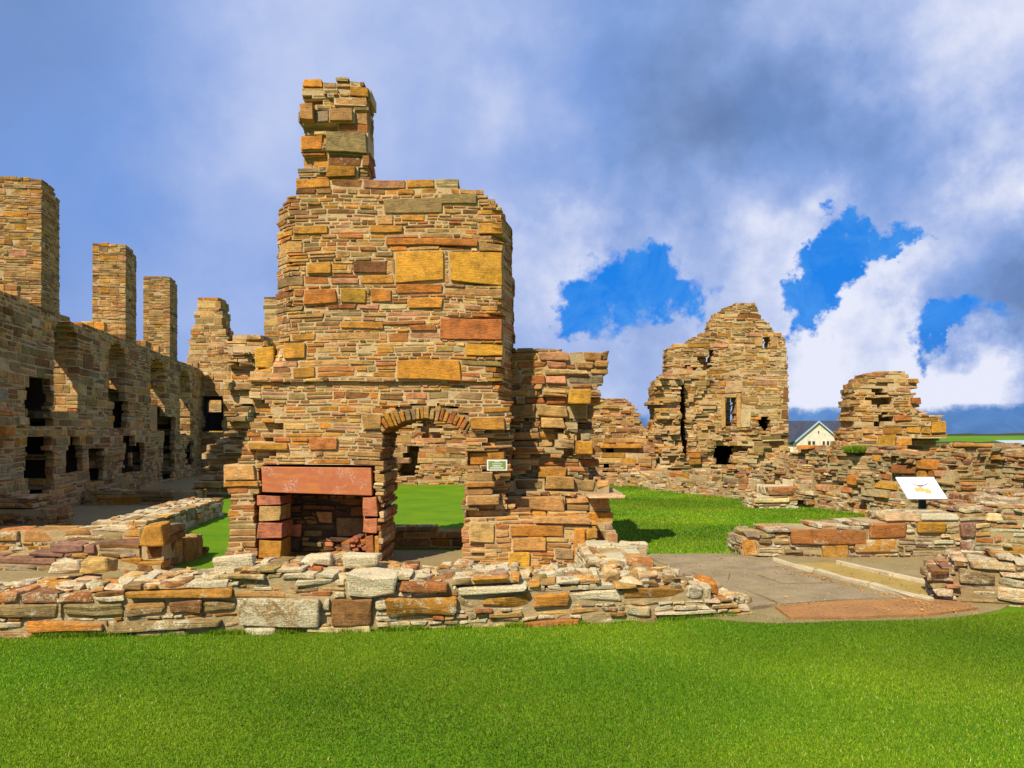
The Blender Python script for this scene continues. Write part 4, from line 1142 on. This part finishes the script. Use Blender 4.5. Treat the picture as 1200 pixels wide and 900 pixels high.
# ================================================================== 6. FAR THINGS
M_SLATE, nt_, b_ = newmat('slate_roof'); g = NT(nt_); v_ = g.coord()
bt = g.n('ShaderNodeTexBrick'); bt.inputs['Scale'].default_value = 1.6; bt.inputs['Color1'].default_value = (.035, .04, .055, 1); bt.inputs['Color2'].default_value = (.06, .065, .085, 1); bt.inputs['Mortar'].default_value = (.02, .02, .03, 1)
g.l(v_, bt.inputs['Vector']); g.l(bt.outputs['Color'], b_.inputs['Base Color']); b_.inputs['Roughness'].default_value = .5
M_HARL = mortar_mat('cream_harling', (.70, .61, .45))
M_TRIM = flatmat('pale_blue_trim', (.35, .42, .5)); M_GLASS = flatmat('window_glass', (.03, .04, .05), .1)
YH = 100.0
hs_ = empty('house', (at(955, 508, YH)[0], YH + 4, -3.2), 'cream gabled house with dark slate roof showing between the tower ruin and the fin', 'house')
zr = at(960, 493, YH)[2]; ze = at(960, 517, YH)[2]; zb = -3.4
xl, xr_ = at(880, 508, YH)[0], at(1010, 508, YH)[0]
# main range: ridge along x
V = [(xl, YH, zb), (xr_, YH, zb), (xr_, YH + 7, zb), (xl, YH + 7, zb), (xl, YH, ze), (xr_, YH, ze), (xr_, YH + 7, ze), (xl, YH + 7, ze), (xl, YH + 3.5, zr - .15), (xr_, YH + 3.5, zr - .15)]
mesh_obj('wall', V, [(0, 1, 5, 4), (1, 2, 6, 9, 5), (2, 3, 7, 6), (3, 0, 4, 8, 7)], M_HARL, hs_)
def prism_roof(name, pts, t, mat, parent):
    V = [tuple(p) for p in pts] + [(p[0], p[1], p[2] + t) for p in pts]; n = len(pts)
    Fs = [tuple(range(n - 1, -1, -1)), tuple(range(n, 2 * n))] + [(i, (i + 1) % n, (i + 1) % n + n, i + n) for i in range(n)]
    return mesh_obj(name, V, Fs, mat, parent)
prism_roof('roof', [(xl - .3, YH - .4, ze - .25), (xr_ + .3, YH - .4, ze - .25), (xr_ + .3, YH + 3.5, zr - .1), (xl - .3, YH + 3.5, zr - .1)], .15, M_SLATE, hs_)
prism_roof('roof', [(xl - .3, YH + 3.52, zr - .1), (xr_ + .3, YH + 3.52, zr - .1), (xr_ + .3, YH + 7.4, ze - .25), (xl - .3, YH + 7.4, ze - .25)], .15, M_SLATE, hs_)
# cross gable
gx = at(959, 508, YH - 1.5)[0]; gwid = 2.75
zga = at(960, 495, YH - 1.5)[2]; zge = at(960, 516, YH - 1.5)[2]
yg = YH - 1.5
V = [(gx - gwid, yg, zb), (gx + gwid, yg, zb), (gx + gwid, yg, zge), (gx, yg, zga), (gx - gwid, yg, zge), (gx - gwid, YH + .2, zb), (gx + gwid, YH + .2, zb), (gx + gwid, YH + .2, zge), (gx, YH + 3.2, zga), (gx - gwid, YH + .2, zge)]
mesh_obj('gable', V, [(0, 1, 2, 3, 4), (1, 6, 7, 2), (5, 0, 4, 9)], M_HARL, hs_)
for sgn in (-1, 1):
    o_ = gx + sgn * (gwid + .3); zo = zge - .28
    prism_roof('gable_roof', [(gx, yg - .2, zga + .02), (gx, YH + 3.3, zga + .02), (o_, YH + 2.5, zo), (o_, yg - .2, zo)][::sgn], .15, M_SLATE, hs_)
    prism_roof('bargeboard', [(gx, yg - .27, zga - .02), (gx, yg - .205, zga - .02), (o_, yg - .205, zo - .02), (o_, yg - .27, zo - .02)][::sgn], .24, M_TRIM, hs_)
for (a0, a1, y0_, y1_) in ((947, 950, 517, 521), (952, 955, 517, 521), (964, 966.5, 517, 526), (969, 971.5, 517, 526), (930, 934, 517, 521), (958.6, 960, 505, 508)):
    p = at(a0, y1_, yg); r_ = at(a1, y0_, yg)
    yy = yg if a0 > 940 else YH
    P_, F_ = box_mesh([(p[0], r_[0], yy - .03, yy - .003, p[2], r_[2])])
    w_ = mesh_obj('window', P_, F_, M_GLASS, hs_)
# shed at the right edge
YS = 60.0
p0 = at(1178, 508, YS)[0]; zt = at(1190, 519, YS)[2]
sh = empty('shed', (p0 + 2, YS, -3), 'low green shed with pale flat roof at the right edge beyond the wall', 'shed')
M_TEAL = flatmat('green_cladding', (.03, .14, .13)); M_TIN = flatmat('pale_roof_sheet', (.35, .42, .48))
P_, F_ = box_mesh([(p0 + .9, p0 + 5, YS, YS + 3, -3, zt - .1)]); mesh_obj('wall', P_, F_, M_TEAL, sh)
prism_roof('roof', [(p0, YS - .3, zt - .12), (p0 + 5.3, YS - .3, zt - .12), (p0 + 5.3, YS + 3.2, zt + .1), (p0 + 1.2, YS + 3.2, zt + .1)], .08, M_TIN, sh)
# field dykes: thin dark drystone boundary lines and posts
for i, (Yd, h_, x0_, x1_, lab) in enumerate([(420, 1.3, 150, 600, 'distant dark field dyke nearer the horizon'), (240, .9, 90, 420, 'distant field dyke crossing the green fields')]):
    zb_ = gh(x0_ * .8, Yd)
    V = []; Fs = []; n = 60
    for k in range(n):
        x = x0_ + (x1_ - x0_) * k / (n - 1); z = gh(x, Yd); hh = h_ * random.uniform(.7, 1.2)
        V += [(x, Yd - .4, z - .5), (x, Yd - .3, z + hh), (x, Yd + .3, z + hh), (x, Yd + .4, z - .5)]
    for k in range(n - 1):
        a = 4 * k; Fs += [(a, a + 4, a + 5, a + 1), (a + 1, a + 5, a + 6, a + 2), (a + 2, a + 6, a + 7, a + 3)]
    o = mesh_obj('field_dyke', V, Fs, flatmat('dyke_stone%d' % i, (.05, .06, .035), .9), loc=((x0_ + x1_) / 2, Yd, zb_)); tag(o, lab, 'wall')

# ================================================================== 7. LIGHT, SKY, CAMERA
SUN_DIR = Vector((.52, .85, -1.0)).normalized()       # direction the light travels
sd = -SUN_DIR
elev = math.asin(sd.z)
L = bpy.data.lights.new('sun', 'SUN'); L.energy = 5.0; L.angle = R(.55); L.color = (1.0, .92, .75)
so = bpy.data.objects.new('sun', L); COL.objects.link(so)
so.rotation_euler = SUN_DIR.to_track_quat('-Z', 'Y').to_euler(); so.location = (-6, -10, 12)

w = bpy.data.worlds.new('World'); scene.world = w; w.use_nodes = True
nt = w.node_tree; nt.nodes.clear(); g = NT(nt)
sky = g.n('ShaderNodeTexSky', sky_type='NISHITA'); sky.sun_disc = False; sky.sun_elevation = elev
sky.sun_rotation = math.atan2(sd.x, sd.y); sky.air_density = 1.0; sky.dust_density = .3; sky.ozone_density = 2.5
hsv = g.n('ShaderNodeHueSaturation'); hsv.inputs['Saturation'].default_value = 1.35; hsv.inputs['Value'].default_value = 1.1
g.l(sky.outputs[0], hsv.inputs['Color'])
tc = g.n('ShaderNodeTexCoord'); D = tc.outputs['Generated']
sep = g.n('ShaderNodeSeparateXYZ'); g.l(D, sep.inputs[0])
zz = g.math('ADD', g.math('MAXIMUM', sep.outputs[2], 0.0), .16)
cx = g.math('DIVIDE', sep.outputs[0], zz); cy = g.math('DIVIDE', sep.outputs[1], zz)
cmb = g.n('ShaderNodeCombineXYZ'); g.l(cx, cmb.inputs[0]); g.l(cy, cmb.inputs[1])
def ddir(px, py):
    a, b, c = ray(px, py); return Vector((a, b, c)).normalized()
def spot(px, py, rad_px, amp):
    """a soft lobe of cloud or clear air about one direction of the sky"""
    dv = ddir(px, py)
    dp = g.n('ShaderNodeVectorMath', operation='DISTANCE'); g.l(DW, dp.inputs[0]); dp.inputs[1].default_value = dv
    return g.math('MULTIPLY', g.mrange(dp.outputs['Value'], 0, rad_px / 900.0 * 1.45, 1, 0), amp)
nz = g.n('ShaderNodeTexNoise'); nz.inputs['Scale'].default_value = 8.0; nz.inputs['Detail'].default_value = 9; nz.inputs['Roughness'].default_value = .62; g.l(D, nz.inputs['Vector'])
sub = g.n('ShaderNodeVectorMath', operation='SUBTRACT'); g.l(nz.outputs['Color'], sub.inputs[0]); sub.inputs[1].default_value = (.5, .5, .5)
sc_ = g.n('ShaderNodeVectorMath', operation='SCALE'); g.l(sub.outputs[0], sc_.inputs[0]); sc_.inputs['Scale'].default_value = .21
ad = g.n('ShaderNodeVectorMath', operation='ADD'); g.l(D, ad.inputs[0]); g.l(sc_.outputs[0], ad.inputs[1]); DW = ad.outputs[0]
def total(lst):
    s = lst[0]
    for x in lst[1:]: s = g.math('ADD', s, x)
    return s
EXPO = .5
EF = 2 ** EXPO
clear = total([spot(*q, 1.3 if q[0] < 850 else 1.45) for q in ((680, 354, 46), (725, 335, 54), (778, 340, 50), (806, 352, 26), (752, 312, 34), (656, 372, 28),
                                       (1030, 272, 19), (1008, 282, 22), (988, 296, 24), (974, 316, 25), (962, 336, 25), (948, 356, 27), (935, 376, 24), (1130, 372, 22), (1100, 403, 16), (640, 395, 18), (808, 382, 14))])
nf = g.noise(D, 13.0, 9, .6)
low = g.math('MULTIPLY', g.mrange(sep.outputs[2], .012, .036, 1.9, 0), g.mrange(sep.outputs[0], .1, .45, 0.2, 1.0))
cm = g.math('SUBTRACT', g.math('ADD', clear, low), g.mrange(g.math('ADD', g.math('MULTIPLY', nf, .6), g.math('MULTIPLY', g.noise(D, 34.0, 6, .6), .4)), .35, .65, -.75, .95, False))
clearm = g.n('ShaderNodeMapRange', interpolation_type='SMOOTHSTEP')
for i, v in zip((1, 2, 3, 4), (.0, 1.0, 0, 1)): clearm.inputs[i].default_value = v
cm = g.math('MULTIPLY', cm, g.mrange(g.math('ADD', clear, low), .05, .35, 0, 1))
g.l(cm, clearm.inputs[0])
# cloud shades
n_big = g.noise(D, 2.2, 4, .5); n_mid = g.noise(D, 7.0, 8, .56); n_veil = g.noise(D, 3.1, 5, .5, .2)
bright = total([spot(*q) for q in ((870, 295, 95, .42), (720, 400, 120, .32), (1040, 330, 85, .42), (1000, 350, 50, .1), (1175, 450, 70, .5), (1105, 452, 60, .38), (1040, 452, 70, .25), (1180, 215, 55, .45), (655, 265, 110, .3), (950, 450, 90, .28),
                                   (290, 380, 110, .16), (300, 40, 260, .14), (1040, 25, 110, .3), (480, 60, 200, .1), (700, 100, 120, .08), (1150, 60, 120, .15), (660, 300, 60, .15), (285, 170, 90, .1))])
dark = total([spot(*q) for q in ((800, 200, 190, .27), (900, 90, 200, .10), (1130, 270, 110, .14), (20, 20, 260, .26), (1190, 395, 50, .3), (780, 440, 60, .12), (1060, 130, 120, .12), (1140, 400, 100, .22), (1185, 340, 60, .2))])
amid = g.mrange(sep.outputs[0], -.15, .3, .25, 1.15)
sh_ = g.math('ADD', g.math('ADD', g.math('MULTIPLY', g.math('SUBTRACT', n_big, .5), .55), g.math('MULTIPLY', g.math('SUBTRACT', n_mid, .5), amid)), g.math('SUBTRACT', bright, dark))
sh_ = g.math('ADD', sh_, .60)
ccol = g.ramp(g.mrange(sh_, 0, 1, 0, 1), [(.0, (.10, .175, .35)), (.3, (.17, .26, .49)), (.5, (.25, .37, .68)), (.72, (.42, .52, .82)), (1.0, (.80, .83, .97))])
veil = g.mrange(total([g.mrange(n_veil, .42, .66, 0, .55), spot(250, 330, 330, .5), spot(20, 130, 160, .3), spot(1060, 200, 150, .3), spot(560, 200, 260, .25)]), 0, 1, 0, .75)
veil = g.math('MULTIPLY', veil, g.mrange(sh_, .55, .9, .75, 0))
ccol = g.mix(veil, ccol, (.135, .31, .78))
STR = .1
kk = 1 / STR / EF
sc2 = g.mix(1.0, ccol, (kk, kk, kk), 'MULTIPLY')
BLUE = g.ramp(g.mrange(sep.outputs[2], 0, .45, 0, 1), [(0, (.0, .11, .40)), (.1, (.0, .15, .58)), (.3, (.0, .20, .80)), (1, (.0, .2, .75))])
BLUE = g.mix(g.mrange(g.noise(D, 11.0, 8, .65, .6), .42, .72, 0, .55), BLUE, (.13, .40, .85))
blue10 = g.mix(1.0, BLUE, (kk, kk, kk), 'MULTIPLY')
clearcol = g.mix(.93, hsv.outputs[0], blue10)
fin = g.mix(clearm.outputs[0], sc2, clearcol)
bg = g.n('ShaderNodeBackground'); bg.inputs['Strength'].default_value = STR
g.l(fin, bg.inputs['Color'])
wo = g.n('ShaderNodeOutputWorld'); g.l(bg.outputs[0], wo.inputs['Surface'])

cam = bpy.data.cameras.new('camera'); co = bpy.data.objects.new('camera', cam); COL.objects.link(co)
cam.sensor_width = 36; cam.lens = 36 * FOC / 1200; cam.clip_end = 9000; cam.clip_start = .05
co.location = (0, 0, EYE); co.rotation_euler = (R(90), 0, 0); cam.shift_y = 58 / 1200
scene.camera = co
scene.view_settings.view_transform = 'Standard'; scene.view_settings.look = 'None'; scene.view_settings.gamma = 1
scene.view_settings.exposure = EXPO
scene.cycles.max_bounces = 5; scene.cycles.diffuse_bounces = 3
print('OBJ', len(scene.objects), 'VERTS', sum(len(o.data.vertices) for o in scene.objects if o.type == 'MESH'))
